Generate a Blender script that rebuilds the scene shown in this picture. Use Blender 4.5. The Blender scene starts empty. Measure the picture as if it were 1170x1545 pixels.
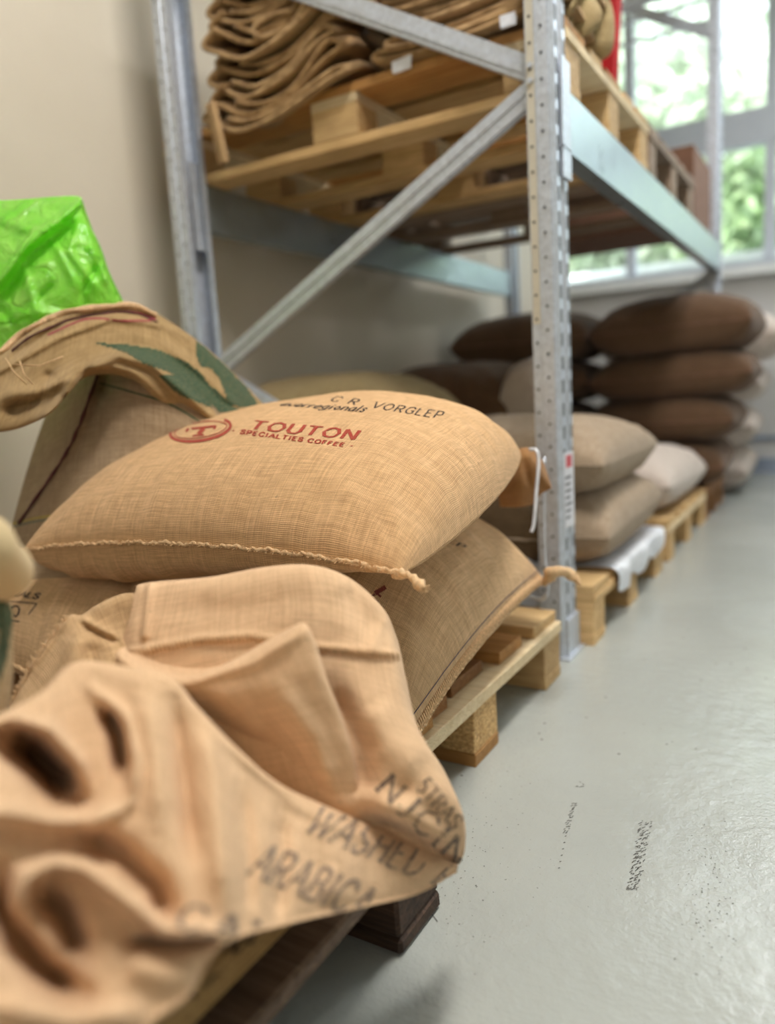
import bpy, bmesh, math, random
import numpy as np
from mathutils import Vector, Matrix
random.seed(7); RNG = np.random.default_rng(7)
SC = bpy.context.scene
COL = SC.collection

# ------------------------------------------------------------------ camera
W, H, FPX = 1170, 1545, 1143.7
YAW, PITCH, ROLL = .5424, -.15415, -.05866
CAM = np.array([0., 0., .62])
FW = np.array([-math.sin(YAW)*math.cos(PITCH), math.cos(YAW)*math.cos(PITCH), math.sin(PITCH)])
R0 = np.array([math.cos(YAW), math.sin(YAW), 0.]); U0 = np.cross(R0, FW)
CR = math.cos(ROLL)*R0 + math.sin(ROLL)*U0
CU = -math.sin(ROLL)*R0 + math.cos(ROLL)*U0
cam_d = bpy.data.cameras.new('camera'); cam = bpy.data.objects.new('camera', cam_d); COL.objects.link(cam)
m = Matrix.Identity(4)
for i in range(3):
    m[i][0], m[i][1], m[i][2], m[i][3] = CR[i], CU[i], -FW[i], CAM[i]
cam.matrix_world = m
cam_d.sensor_fit = 'VERTICAL'; cam_d.sensor_height = 36; cam_d.lens = FPX/H*36
cam_d.dof.use_dof = True; cam_d.dof.focus_distance = 1.0; cam_d.dof.aperture_fstop = 1.7
cam_d.clip_start = .02; cam_d.clip_end = 200
SC.camera = cam

# ------------------------------------------------------------------ world, light, exposure
wd = bpy.data.worlds.new('sky'); SC.world = wd; wd.use_nodes = True
bg = wd.node_tree.nodes['Background']; bg.inputs[0].default_value = (.82, .92, 1, 1); bg.inputs[1].default_value = 4.2

def area(name, loc, target, sx, sy, power, col=(1, 1, 1)):
    d = bpy.data.lights.new(name, 'AREA'); d.shape = 'RECTANGLE'; d.size = sx; d.size_y = sy; d.energy = power; d.color = col
    o = bpy.data.objects.new(name, d); COL.objects.link(o); o.location = loc
    o.rotation_euler = (Vector(target)-Vector(loc)).to_track_quat('-Z', 'Y').to_euler()
    return o
sun_d = bpy.data.lights.new('sun', 'SUN'); sun_d.energy = 9; sun_d.angle = .01; sun_d.color = (1, .96, .88)
sun = bpy.data.objects.new('sun', sun_d); COL.objects.link(sun); sun.rotation_euler = (math.radians(38), 0, math.radians(-12))
area('ceiling_lamp_light', (-.05, 1.0, 2.9), (-.05, 1.0, 0), .35, 1.3, 70, (1, .965, .92))
area('ceiling_lamp_light', (.5, 3.6, 2.9), (.5, 3.6, 0), .35, 1.3, 34, (.97, .98, 1))  # added lamp, put in to reflect in the floor
area('fill_light_side', (2.7, 1.4, 1.7), (-.6, 1.0, .4), 2.4, 1.6, 3, (1, .97, .93))  # added soft fill from the right; the wall there has no window
area('fill_light_front', (.7, -2.7, 2.0), (-.4, .6, .4), 3.2, 2.2, 26, (1, .96, .92))  # added fill behind the camera to lighten the front of the crumpled sack
SC.view_settings.view_transform = 'Standard'; SC.view_settings.look = 'None'
SC.view_settings.exposure = .04; SC.view_settings.gamma = 1; SC.view_settings.use_curve_mapping = False
SC.cycles.use_denoising = True
SC.cycles.max_bounces = 8

# ------------------------------------------------------------------ helpers
def P(x, y, D):                     # photograph pixel + distance along the view -> world
    x = np.asarray(x, float); y = np.asarray(y, float); D = np.asarray(D, float)
    return CAM + D[..., None]*((x-W/2)/FPX)[..., None]*CR - D[..., None]*((y-H/2)/FPX)[..., None]*CU + D[..., None]*FW
def ray(x, y): return (x-W/2)/FPX*CR-(y-H/2)/FPX*CU+FW
def onz(x, y, z): d = ray(x, y); return CAM+d*(z-CAM[2])/d[2]
def onx(x, y, X): d = ray(x, y); return CAM+d*(X)/d[0]
def ony(x, y, Y): d = ray(x, y); return CAM+d*(Y)/d[1]
def proj(A):
    q = np.asarray(A)-CAM; z = q@FW
    return W/2+FPX*(q@CR)/z, H/2-FPX*(q@CU)/z, z

def nz(x, y, z, s=0.):              # smooth sum-of-sines noise, about -1..1
    v = 0; a = 1; t = 0
    for k in range(5):
        f = 1.9**k; p = s*3.1+k*1.7
        v = v+a*(np.sin(f*(1.0*x+.6*y-.5*z)+p)*np.cos(f*(.7*y-.45*x+.8*z)+1.3*p)+.5*np.sin(f*(.9*z+.3*x-.8*y)*1.3+2.1*p)); t += 1.2*a; a *= .55
    return v/t

def link(name, me, mat=None, parent=None, smooth=False, label=None):
    o = bpy.data.objects.new(name, me); COL.objects.link(o)
    if mat is not None and len(me.materials) == 0: me.materials.append(mat)
    if parent is not None: o.parent = parent
    if smooth:
        me.polygons.foreach_set('use_smooth', [True]*len(me.polygons))
    if label: o['label'] = label
    return o
def tag(o, label=None, cat=None, group=None, kind=None):
    for k, v in (('label', label), ('category', cat), ('group', group), ('kind', kind)):
        if v: o[k] = v
    return o
def empty(name, loc, label, cat, group=None, rz=0):
    o = bpy.data.objects.new(name, None); COL.objects.link(o); o.location = loc; o.rotation_euler = (0, 0, rz)
    o.empty_display_size = .05
    return tag(o, label, cat, group)
class MB:
    def __init__(s): s.v = []; s.f = []
    def box(s, lo, hi, j=0., ch=0.):
        lo = np.array(lo, float); hi = np.array(hi, float)
        if ch > 0:
            # chamfered box: 24 vertices
            bm = bmesh.new(); bmesh.ops.create_cube(bm, size=1)
            for v in bm.verts: v.co = Vector([lo[i]+(hi[i]-lo[i])*(v.co[i]+.5)+random.uniform(-j, j) for i in range(3)])
            bmesh.ops.bevel(bm, geom=bm.edges[:], offset=ch, segments=1, affect='EDGES')
            b = len(s.v); bm.verts.index_update()
            s.v += [tuple(v.co) for v in bm.verts]; s.f += [[b+v.index for v in f.verts] for f in bm.faces]; bm.free(); return s
        b = len(s.v)
        for i in range(8):
            s.v.append(tuple((hi if (i >> k) & 1 else lo)[k]+random.uniform(-j, j) for k in range(3)))
        s.f += [[b+q for q in f] for f in ((0, 2, 3, 1), (4, 5, 7, 6), (0, 1, 5, 4), (2, 6, 7, 3), (0, 4, 6, 2), (1, 3, 7, 5))]
        return s
    def bar(s, a, b, w, t, up=(0, 1, 0)):      # rectangular bar from a to b; w across, t along `up`
        a = Vector(a); b = Vector(b); d = (b-a).normalized(); up = Vector(up); n = (up-d*up.dot(d)).normalized(); c = d.cross(n)
        k = len(s.v)
        for p in (a, b):
            for q, r in ((-1, -1), (1, -1), (1, 1), (-1, 1)): s.v.append(tuple(p+c*q*w/2+n*r*t/2))
        s.f += [[k+q for q in f] for f in ((0, 1, 2, 3), (7, 6, 5, 4), (0, 4, 5, 1), (1, 5, 6, 2), (2, 6, 7, 3), (3, 7, 4, 0))]
        return s
    def cyl(s, a, b, r, n=10, r2=None):
        a = Vector(a); b = Vector(b); d = (b-a).normalized(); o = d.orthogonal().normalized(); c = d.cross(o); k = len(s.v); r2 = r if r2 is None else r2
        for p, rr in ((a, r), (b, r2)):
            for i in range(n):
                t = 2*math.pi*i/n; s.v.append(tuple(p+(o*math.cos(t)+c*math.sin(t))*rr))
        s.f += [[k+i, k+(i+1) % n, k+n+(i+1) % n, k+n+i] for i in range(n)]+[[k+i for i in range(n)][::-1], [k+n+i for i in range(n)]]
        return s
    def tube(s, pts, r, n=8, ridge=0., tw=0.):
        pts = [Vector(p) for p in pts]; k = len(s.v); N = len(pts); o = None
        for i, p in enumerate(pts):
            d = (pts[min(i+1, N-1)]-pts[max(i-1, 0)]).normalized()
            o = (o-d*o.dot(d)).normalized() if o is not None else d.orthogonal().normalized(); c = d.cross(o)
            ri = r[i] if hasattr(r, '__len__') else r
            for j in range(n):
                t = 2*math.pi*j/n; rr = ri*(1+ridge*math.cos(2*t-tw*i)); s.v.append(tuple(p+(o*math.cos(t)+c*math.sin(t))*rr))
        for i in range(N-1):
            for j in range(n): s.f.append([k+i*n+j, k+i*n+(j+1) % n, k+(i+1)*n+(j+1) % n, k+(i+1)*n+j])
        s.f += [[k+j for j in range(n)][::-1], [k+(N-1)*n+j for j in range(n)]]
        return s
    def poly(s, pts):
        k = len(s.v); s.v += [tuple(p) for p in pts]; s.f.append(list(range(k, k+len(pts)))); return s
    def mesh(s, name):
        me = bpy.data.meshes.new(name); me.from_pydata(s.v, [], s.f); me.update(); return me
    def build(s, name, mat, parent=None, smooth=False, label=None):
        return link(name, s.mesh(name), mat, parent, smooth, label)

# ------------------------------------------------------------------ materials
class NT:
    def __init__(s, name):
        s.m = bpy.data.materials.new(name); s.m.use_nodes = True; s.t = s.m.node_tree; s.b = s.t.nodes['Principled BSDF']
    def n(s, typ, **k):
        o = s.t.nodes.new(typ)
        for a, v in k.items():
            if a.startswith('_'): setattr(o, a[1:], v)
            else: s.set(o.inputs[a.replace('__', ' ')], v)
        return o
    def set(s, sock, v):
        if isinstance(v, bpy.types.NodeSocket): s.t.links.new(v, sock)
        else: sock.default_value = v
    def math(s, op, a, b=0., clamp=False):
        o = s.t.nodes.new('ShaderNodeMath'); o.operation = op; o.use_clamp = clamp; s.set(o.inputs[0], a); s.set(o.inputs[1], b); return o.outputs[0]
    def ramp(s, fac, stops, interp='LINEAR'):
        o = s.t.nodes.new('ShaderNodeValToRGB'); o.color_ramp.interpolation = interp; s.set(o.inputs[0], fac); e = o.color_ramp.elements
        while len(e) < len(stops): e.new(.5)
        for i, (p, c) in enumerate(stops):
            e[i].position = p; e[i].color = (c, c, c, 1) if isinstance(c, (int, float)) else (*c, 1)
        return o.outputs[0]
    def mix(s, fac, a, b, mode='MIX'):
        o = s.t.nodes.new('ShaderNodeMix'); o.data_type = 'RGBA'; o.blend_type = mode; s.set(o.inputs[0], fac)
        s.set(o.inputs[6], (*a, 1) if isinstance(a, tuple) else a); s.set(o.inputs[7], (*b, 1) if isinstance(b, tuple) else b); return o.outputs[2]
    def noise(s, vec, scale, detail=4, rough=.5, dist=0., out=0):
        o = s.n('ShaderNodeTexNoise', Vector=vec, Scale=scale, Detail=detail, Roughness=rough, Distortion=dist); return o.outputs[out]
    def mapv(s, vec, scale=(1, 1, 1), rot=(0, 0, 0), loc=(0, 0, 0)):
        o = s.n('ShaderNodeMapping', Vector=vec, Scale=scale, Rotation=rot, Location=loc); return o.outputs[0]
    def bump(s, h, strength=.5, dist=.001, nrm=None):
        o = s.n('ShaderNodeBump', Height=h, Strength=strength, Distance=dist)
        if nrm is not None: s.set(o.inputs['Normal'], nrm)
        return o.outputs[0]
    def done(s, color=None, rough=.6, metal=0., normal=None, spec=None, **k):
        if color is not None: s.set(s.b.inputs['Base Color'], (*color, 1) if isinstance(color, tuple) else color)
        s.set(s.b.inputs['Roughness'], rough); s.set(s.b.inputs['Metallic'], metal)
        if normal is not None: s.set(s.b.inputs['Normal'], normal)
        if spec is not None: s.b.inputs['Specular IOR Level'].default_value = spec
        for a, v in k.items(): s.set(s.b.inputs[a.replace('__', ' ')], v)
        return s.m

def burlap(name, col, dark=None, pitch=.0023, ink=None, strength=.8, stripe=None, inkfade=.25, hole=.8, slub=1.):
    t = NT(name); uv = t.n('ShaderNodeUVMap').outputs[0]
    d = t.noise(uv, 14, 2, .5, out=1)
    off = t.n('ShaderNodeVectorMath', _operation='MULTIPLY_ADD'); t.set(off.inputs[0], d); off.inputs[1].default_value = (.006, .006, 0); t.set(off.inputs[2], uv)
    sp = t.n('ShaderNodeSeparateXYZ', Vector=off.outputs[0])
    su = t.math('ABSOLUTE', t.math('SINE', t.math('MULTIPLY', sp.outputs[0], math.pi/pitch)))
    sv = t.math('ABSOLUTE', t.math('SINE', t.math('MULTIPLY', sp.outputs[1], math.pi/pitch)))
    h = t.math('MULTIPLY', su, sv)
    slu = t.noise(t.mapv(uv, (420, 12, 1)), 1, 3, .6)          # threads along v
    slv = t.noise(t.mapv(uv, (12, 420, 1)), 1, 3, .6)
    sl = t.math('ADD', t.math('MULTIPLY', slu, .5), t.math('MULTIPLY', slv, .5))
    big = t.noise(uv, 5, 4, .55)
    fine = t.noise(uv, 260, 2, .6)
    dark = dark or tuple(c*y for c, y in zip(col, (.36, .30, .24)))
    lite = tuple(min(1, c*1.22) for c in col); mid = tuple(c*y for c, y in zip(col, (.80, .74, .68)))
    c = t.mix(t.ramp(sl, ((.40, .5-.5*slub), (.60, .5+.5*slub))), mid, lite)
    c = t.mix(t.ramp(big, ((.3, .28), (.7, 0))), c, tuple(x*y for x, y in zip(col, (.8, .76, .68))))
    hm = t.math('MULTIPLY', t.ramp(h, ((.05, hole), (.45, 0))), t.ramp(t.noise(uv, 60, 3, .6), ((.35, .45), (.6, 1))))
    c = t.mix(hm, c, dark)
    c = t.mix(t.ramp(t.noise(uv, 95, 2, .4), ((.72, 0), (.78, .5))), c, tuple(x*.4 for x in col))
    if stripe:
        for (ax, pos, w, sc_) in stripe:
            q = t.math('ABSOLUTE', t.math('SUBTRACT', sp.outputs[ax], pos))
            c = t.mix(t.math('MULTIPLY', t.math('LESS_THAN', q, w), .75), c, sc_)
    if ink:
        f = t.ramp(t.noise(uv, 180, 3, .7), ((.3, 1-inkfade*2), (.55, 1)))
        f = t.math('MULTIPLY', f, t.ramp(h, ((.02, .75), (.3, 1))))
        c = t.mix(f, c, ink)
    hh = t.math('ADD', t.math('MULTIPLY', h, .7), t.math('ADD', t.math('MULTIPLY', sl, .7), t.math('MULTIPLY', fine, .2)))
    nb = t.bump(t.noise(uv, 9, 4, .6), .35, .01)
    return t.done(c, .88, normal=t.bump(hh, strength, .0011, nb), spec=.15, Sheen__Weight=.12, Sheen__Roughness=.5)

TAN = (.76, .49, .255)
M = {}
M['tan'] = burlap('burlap_tan', TAN)
M['tan_low'] = burlap('burlap_tan_lower', (.72, .485, .265))
M['cloth'] = burlap('burlap_cloth', (.80, .55, .34), pitch=.0017, strength=.5, hole=.5, slub=.55)
M['grey'] = burlap('burlap_grey', (.44, .345, .25), pitch=.003)
M['brown'] = burlap('burlap_brown', (.155, .092, .054), pitch=.004)
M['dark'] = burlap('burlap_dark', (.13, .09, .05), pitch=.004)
M['pale'] = burlap('burlap_pale', (.66, .59, .54), pitch=.004, strength=.4)
M['olive'] = burlap('burlap_olive', (.46, .36, .19), pitch=.003)
M['stand'] = burlap('burlap_standing', (.44, .32, .20), pitch=.002, stripe=[(1, .385, .0016, (.03, .12, .09)), (1, .378, .0016, (.5, .4, .02))])
M['cuff'] = burlap('burlap_cuff', (.50, .345, .165), pitch=.002)
M['folded'] = burlap('burlap_folded', (.43, .275, .13), pitch=.003)
M['folded2'] = burlap('burlap_folded_light', (.52, .35, .18), pitch=.003)
M['yellow'] = burlap('burlap_yellow', (.56, .39, .18), pitch=.002)
M['cream'] = burlap('burlap_cream', (.58, .46, .27), pitch=.002)
M['red_ink'] = burlap('ink_red', TAN, ink=(.36, .022, .012), inkfade=.08)
M['dark_red_ink'] = burlap('ink_dark_red', TAN, ink=(.17, .012, .012), inkfade=.1)
M['black_ink'] = burlap('ink_black', TAN, ink=(.018, .018, .022), inkfade=.12)
M['cloth_ink'] = burlap('ink_black_cloth', (.80, .55, .34), pitch=.0017, strength=.5, hole=.5, slub=.55, ink=(.06, .05, .05), inkfade=.5)
M['faint_ink'] = burlap('ink_faint_cloth', (.80, .55, .34), pitch=.0017, strength=.5, hole=.5, slub=.55, ink=(.17, .13, .11), inkfade=.6)
M['green_ink'] = burlap('ink_green', TAN, ink=(.012, .075, .040), inkfade=.1)
M['crimson'] = burlap('thread_crimson', TAN, ink=(.33, .02, .06), inkfade=.1)

def simple(name, col, rough=.5, metal=0., var=.15, scale=20, bump=.0, **k):
    t = NT(name); co = t.n('ShaderNodeTexCoord').outputs['Object']; n = t.noise(co, scale, 5, .6)
    c = t.mix(t.ramp(n, ((.3, 0), (.7, 1))), tuple(x*(1-var) for x in col), tuple(min(1, x*(1+var)) for x in col))
    return t.done(c, rough, metal, normal=t.bump(n, .5, bump) if bump else None, **k)
M['rope'] = simple('jute_rope', (.66, .44, .24), .9, scale=300, var=.3, bump=.001)
M['seam_grey'] = simple('seam_grey', (.30, .23, .16), .9)
M['thread'] = simple('dark_thread', (.05, .05, .09), .8)
M['maroon'] = simple('maroon_thread', (.10, .03, .03), .9)
M['black'] = simple('black_void', (.012, .012, .012), .8)
M['white_plastic'] = simple('white_plastic_film', (.75, .77, .82), .3, scale=40, bump=.002)
M['red_cloth'] = simple('red_cloth', (.42, .008, .012), .7, scale=8)
M['label_white'] = simple('label_paper', (.7, .7, .74), .5, var=.05)
M['label_red'] = simple('label_red_print', (.6, .08, .1), .5)
M['label_ink'] = simple('label_black_print', (.1, .1, .12), .5)
M['frame'] = simple('window_frame_paint', (.50, .54, .60), .45, var=.05)
M['kerb'] = simple('kerb_paint', (.26, .31, .40), .5, var=.08)
M['sill'] = simple('sill_white', (.75, .78, .78), .35, var=.04)
M['leaf'] = simple('leaf_green', (.34, .46, .26), .5, var=.4, scale=2)
M['leaf2'] = simple('leaf_pale_green', (.60, .68, .54), .5, var=.35, scale=2)
M['bark'] = simple('bark', (.08, .06, .04), .9)
M['grass'] = simple('grass_bank', (.34, .42, .24), .9, var=.4, scale=3)
M['mud'] = simple('carton_brown', (.20, .10, .06), .8)
M['slot'] = simple('slot_shade', (.16, .17, .18), .6)
M['lamp'] = simple('lamp_housing', (.8, .8, .8), .4)

def wood(name, a, b, gs=1., rough=.65, knots=True):
    t = NT(name); co = t.n('ShaderNodeTexCoord').outputs['Object']; oi = t.n('ShaderNodeObjectInfo').outputs['Random']
    v = t.n('ShaderNodeCombineXYZ', X=t.math('MULTIPLY', oi, 9), Y=t.math('MULTIPLY', oi, 17), Z=oi).outputs[0]
    ad = t.n('ShaderNodeVectorMath', _operation='ADD'); t.set(ad.inputs[0], co); t.set(ad.inputs[1], v)
    g = t.noise(t.mapv(ad.outputs[0], (3*gs, 42*gs, 60*gs)), 1.6, 6, .65, .6)
    fine = t.noise(t.mapv(ad.outputs[0], (20*gs, 400*gs, 400*gs)), 1, 3, .6)
    c = t.mix(t.ramp(g, ((.33, 0), (.66, 1))), a, b)
    c = t.mix(t.ramp(fine, ((.3, .3), (.6, 0))), c, tuple(x*.5 for x in a))
    c = t.mix(t.ramp(t.noise(ad.outputs[0], 7, 3, .5), ((.35, .35), (.65, 0))), c, tuple(x*.62 for x in a))
    br = t.n('ShaderNodeHueSaturation', Color=c); t.set(br.inputs['Value'], t.math('ADD', .86, t.math('MULTIPLY', oi, .28)))
    return t.done(br.outputs[0], rough, normal=t.bump(t.math('ADD', g, fine), .5, .002), spec=.3)
M['pine'] = wood('pine', (.52, .32, .13), (.78, .54, .27))
M['pine_pale'] = wood('pine_pale', (.74, .56, .32), (.90, .74, .48))
M['pine_orange'] = wood('pine_orange', (.42, .20, .06), (.62, .34, .12))
M['wood_brown'] = wood('wood_brown', (.25, .11, .035), (.42, .21, .08))
M['wood_old'] = wood('wood_old', (.018, .010, .006), (.10, .055, .032))
M['wood_shade_brown'] = wood('wood_shade_brown', (.09, .055, .035), (.24, .165, .115))  # brown darkened to paint in the shade of the gap beside the folded sack
M['wood_grey'] = wood('wood_greyed', (.22, .15, .10), (.40, .29, .21))
t = NT('chipboard'); co = t.n('ShaderNodeTexCoord').outputs['Object']
vo = t.n('ShaderNodeTexVoronoi', Vector=t.mapv(co, (1, 1, 2.2)), Scale=210); n = t.noise(co, 120, 4, .7)
c = t.mix(t.ramp(vo.outputs['Color'], ((.2, 0), (.9, 1))), (.48, .27, .09), (.82, .56, .26)); c = t.mix(t.ramp(n, ((.3, .7), (.5, 0))), c, (.24, .12, .04))
M['chip'] = t.done(c, .8, normal=t.bump(n, .8, .003))

t = NT('galvanised_steel'); co = t.n('ShaderNodeTexCoord').outputs['Object']
vo = t.n('ShaderNodeTexVoronoi', Vector=co, Scale=120); n = t.noise(co, 30, 5, .6)
st = t.noise(t.mapv(co, (60, 60, 3)), 1, 4, .6)
c = t.mix(t.ramp(vo.outputs['Color'], ((.2, 0), (.8, 1))), (.54, .58, .65), (.64, .69, .77)); c = t.mix(t.ramp(n, ((.35, .4), (.6, 0))), c, (.48, .50, .52))
M['steel'] = t.done(c, t.ramp(st, ((.3, .42), (.7, .55))), .6, normal=t.bump(n, .2, .002))
t = NT('galvanised_beam'); co = t.n('ShaderNodeTexCoord').outputs['Object']; n = t.noise(co, 14, 4, .6)
M['beam'] = t.done(t.mix(n, (.34, .41, .45), (.46, .54, .58)), t.ramp(n, ((.3, .26), (.7, .40))), .85, normal=t.bump(n, .04, .002))
t = NT('galvanised_strip_cream'); co = t.n('ShaderNodeTexCoord').outputs['Object']
M['steel_cream'] = t.done(t.mix(t.noise(co, 40, 3), (.60, .56, .47), (.72, .68, .58)), .45, .5)

t = NT('plaster_wall'); co = t.n('ShaderNodeTexCoord').outputs['Object']; n = t.noise(co, 40, 5, .6); b = t.noise(co, 1.3, 3, .5)
M['wall'] = t.done(t.mix(t.ramp(b, ((.3, 0), (.7, 1))), (.64, .57, .46), (.72, .65, .54)), .75, normal=t.bump(n, .4, .004), spec=.3)
t = NT('plaster_wall_back'); co = t.n('ShaderNodeTexCoord').outputs['Object']; n = t.noise(co, 40, 5, .6)
M['wall_back'] = t.done((.62, .61, .60), .75, normal=t.bump(n, .3, .004))
M['ceiling'] = simple('ceiling_paint', (.75, .73, .69), .8, var=.03)

t = NT('epoxy_floor'); co = t.n('ShaderNodeTexCoord').outputs['Object']
n1 = t.noise(co, 2.2, 4, .55); n2 = t.noise(co, 9, 5, .6); n3 = t.noise(co, 60, 4, .6)
c = t.mix(t.ramp(n1, ((.3, 0), (.7, 1))), (.37, .385, .355), (.43, .445, .41))
sp = t.noise(co, 170, 2, .5); msk = t.ramp(t.noise(co, 3.1, 3, .5), ((.48, 0), (.62, 1)))
c = t.mix(t.math('MULTIPLY', t.ramp(sp, ((.70, 0), (.74, .8))), msk), c, (.09, .085, .07))
vs = t.n('ShaderNodeTexVoronoi', Vector=co, Scale=26); vs.inputs['Randomness'].default_value = 1
c = t.mix(t.math('MULTIPLY', t.ramp(vs.outputs['Distance'], ((.05, .8), (.08, 0))), t.ramp(n1, ((.45, 0), (.5, 1)))), c, (.10, .09, .07))
scr = t.ramp(t.noise(t.mapv(co, (3, 260, 1), (0, 0, .5)), 1, 2, .4, .4), ((.72, 0), (.76, .25)))
c = t.mix(scr, c, (.48, .48, .43))
pits = t.ramp(t.noise(co, 110, 2, .5), ((.66, 1), (.72, 0)))
gm = t.ramp(t.noise(co, 1.7, 3, .5), ((.42, .25), (.58, 1)))
h = t.math('ADD', t.math('MULTIPLY', n2, .45), t.math('MULTIPLY', t.math('MULTIPLY', t.noise(co, 38, 5, .65), gm), .55))
nb = t.bump(h, .7, .010); nb = t.bump(t.math('MULTIPLY', pits, msk), .25, .0012, nb)
M['floor'] = t.done(c, t.ramp(n1, ((.2, .15), (.8, .22))), 0, normal=nb, spec=.75)
M['scuff'] = simple('rubber_scuff', (.10, .095, .085), .6)

t = NT('green_plastic_film'); co = t.n('ShaderNodeTexCoord').outputs['Object']
n = t.noise(co, 16, 4, .55, 1.2); n2 = t.noise(co, 55, 3, .5, .5)
t.done(t.mix(t.ramp(n, ((.3, 0), (.7, 1))), (.22, .80, .04), (.48, .95, .16)), .14, normal=t.bump(t.math('ADD', t.math('ABSOLUTE', t.math('SUBTRACT', n, .5)), t.math('MULTIPLY', n2, .12)), 1., .02), spec=.7)
tr = t.n('ShaderNodeBsdfTranslucent', Color=(.35, 1, .08, 1)); mx = t.n('ShaderNodeMixShader', Fac=.35)
t.t.links.new(t.b.outputs[0], mx.inputs[1]); t.t.links.new(tr.outputs[0], mx.inputs[2])
t.t.links.new(mx.outputs[0], t.t.nodes['Material Output'].inputs[0]); M['green'] = t.m
t = NT('window_glass'); g = t.n('ShaderNodeBsdfGlass', Roughness=0., IOR=1.45, Color=(.98, 1, .99, 1)); tp = t.n('ShaderNodeBsdfTransparent')
mx = t.n('ShaderNodeMixShader', Fac=.92); t.t.links.new(g.outputs[0], mx.inputs[1]); t.t.links.new(tp.outputs[0], mx.inputs[2])
t.t.links.new(mx.outputs[0], t.t.nodes['Material Output'].inputs[0]); M['glass'] = t.m

# ------------------------------------------------------------------ surfaces (grids of points) and prints on them
def catmull(A, n):                  # A: (k, ...) control rows -> (n, ...) along axis 0
    k = len(A); t = np.linspace(0, k-1, n); i = np.minimum(t.astype(int), k-2); f = (t-i).reshape(-1, *([1]*(A.ndim-1)))
    g = lambda j: A[np.clip(j, 0, k-1)]
    p0, p1, p2, p3 = g(i-1), g(i), g(i+1), g(i+2)
    p0 = np.where((i == 0).reshape(f.shape), 2*p1-p2, p0); p3 = np.where((i >= k-2).reshape(f.shape), 2*p2-p1, p3)
    return .5*((2*p1)+(-p0+p2)*f+(2*p0-5*p1+4*p2-p3)*f*f+(-p0+3*p1-3*p2+p3)*f**3)
def grid_faces(ny, nx, flip=False, off=0):
    a = np.arange((ny-1)*(nx-1)); r = a//(nx-1); c = a % (nx-1); b = r*nx+c+off
    F = np.stack([b, b+1, b+nx+1, b+nx], 1)
    return F[:, ::-1] if flip else F
def grid_mesh(name, G, UV, flip=False, extra=None):
    ny, nx = G.shape[:2]; F = grid_faces(ny, nx, flip); V = G.reshape(-1, 3); U = UV.reshape(-1, 2)
    if extra is not None:
        G2, UV2 = extra; F = np.vstack([F, grid_faces(*G2.shape[:2], not flip, len(V))]); V = np.vstack([V, G2.reshape(-1, 3)]); U = np.vstack([U, UV2.reshape(-1, 2)])
    me = bpy.data.meshes.new(name); me.vertices.add(len(V)); me.vertices.foreach_set('co', V.astype(np.float32).ravel())
    me.loops.add(F.size); me.loops.foreach_set('vertex_index', F.astype(np.int32).ravel())
    me.polygons.add(len(F)); me.polygons.foreach_set('loop_start', np.arange(0, F.size, 4, dtype=np.int32)); me.polygons.foreach_set('loop_total', np.full(len(F), 4, np.int32))
    uvl = me.uv_layers.new(name='UVMap'); uvl.data.foreach_set('uv', U[F.ravel()].astype(np.float32).ravel())
    me.update(calc_edges=True); me.validate(); me.polygons.foreach_set('use_smooth', [True]*len(me.polygons)); return me
def arc_uv(G):
    du = np.linalg.norm(np.diff(G, axis=1), axis=2); u = np.concatenate([np.zeros((len(G), 1)), np.cumsum(du, 1)], 1); u = u-u[:, u.shape[1]//2][:, None]
    dv = np.linalg.norm(np.diff(G, axis=0), axis=2); v = np.concatenate([np.zeros((1, G.shape[1])), np.cumsum(dv, 0)], 0)
    k = max(3, G.shape[0]//3)
    us = np.stack([np.convolve(np.pad(u[:, j], k, 'edge'), np.ones(2*k+1)/(2*k+1), 'valid') for j in range(u.shape[1])], 1)
    k = max(3, G.shape[1]//3)
    vs = np.stack([np.convolve(np.pad(v[i], k, 'edge'), np.ones(2*k+1)/(2*k+1), 'valid') for i in range(v.shape[0])], 0)
    return np.stack([us, vs], 2)
class Surf:
    """a curved cloth surface: grid of world points, so that prints and seams can be laid on it"""
    def __init__(s, G, UV=None):
        s.G = G; s.UV = arc_uv(G) if UV is None else UV
        du = np.gradient(G, axis=1); dv = np.gradient(G, axis=0); n = np.cross(du, dv); n /= np.linalg.norm(n, axis=2, keepdims=True)+1e-12
        s.N = n; s.X, s.Y, s.Z = proj(G)
        s.front = np.einsum('ijk,ijk->ij', n, CAM-G)
    def inv(s, px, off=.0009, gate=None):
        px = np.atleast_2d(px); out = np.zeros((len(px), 3)); uv = np.zeros((len(px), 2)); ok = np.zeros(len(px), bool)
        ny, nx = s.X.shape; sgn = np.sign(np.median(s.front[2:-2, 2:-2])); Z = s.Z+np.where(s.front*sgn > 0, 0, 5)
        for k, (x, y) in enumerate(px):
            d = (s.X-x)**2+(s.Y-y)**2+(Z-Z.min())*25
            i, j = divmod(int(np.argmin(d)), nx); i = min(max(i, 1), ny-2); j = min(max(j, 1), nx-2)
            Ju = np.array([(s.X[i, j+1]-s.X[i, j-1])/2, (s.Y[i, j+1]-s.Y[i, j-1])/2]); Jv = np.array([(s.X[i+1, j]-s.X[i-1, j])/2, (s.Y[i+1, j]-s.Y[i-1, j])/2])
            A = np.array([Ju, Jv]).T; r = np.array([x-s.X[i, j], y-s.Y[i, j]])
            try: q = np.linalg.solve(A, r)
            except np.linalg.LinAlgError: q = np.zeros(2)
            ok[k] = abs(q).max() < 6; q = np.clip(q, -1, 1)
            f = lambda B: B[i, j]+q[0]*(B[i, j+1]-B[i, j-1])/2+q[1]*(B[i+1, j]-B[i-1, j])/2
            n = s.N[i, j]*(1 if s.front[i, j] > 0 else -1)
            out[k] = f(s.G)+n*off; uv[k] = f(s.UV)
        return out, uv, ok
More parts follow.
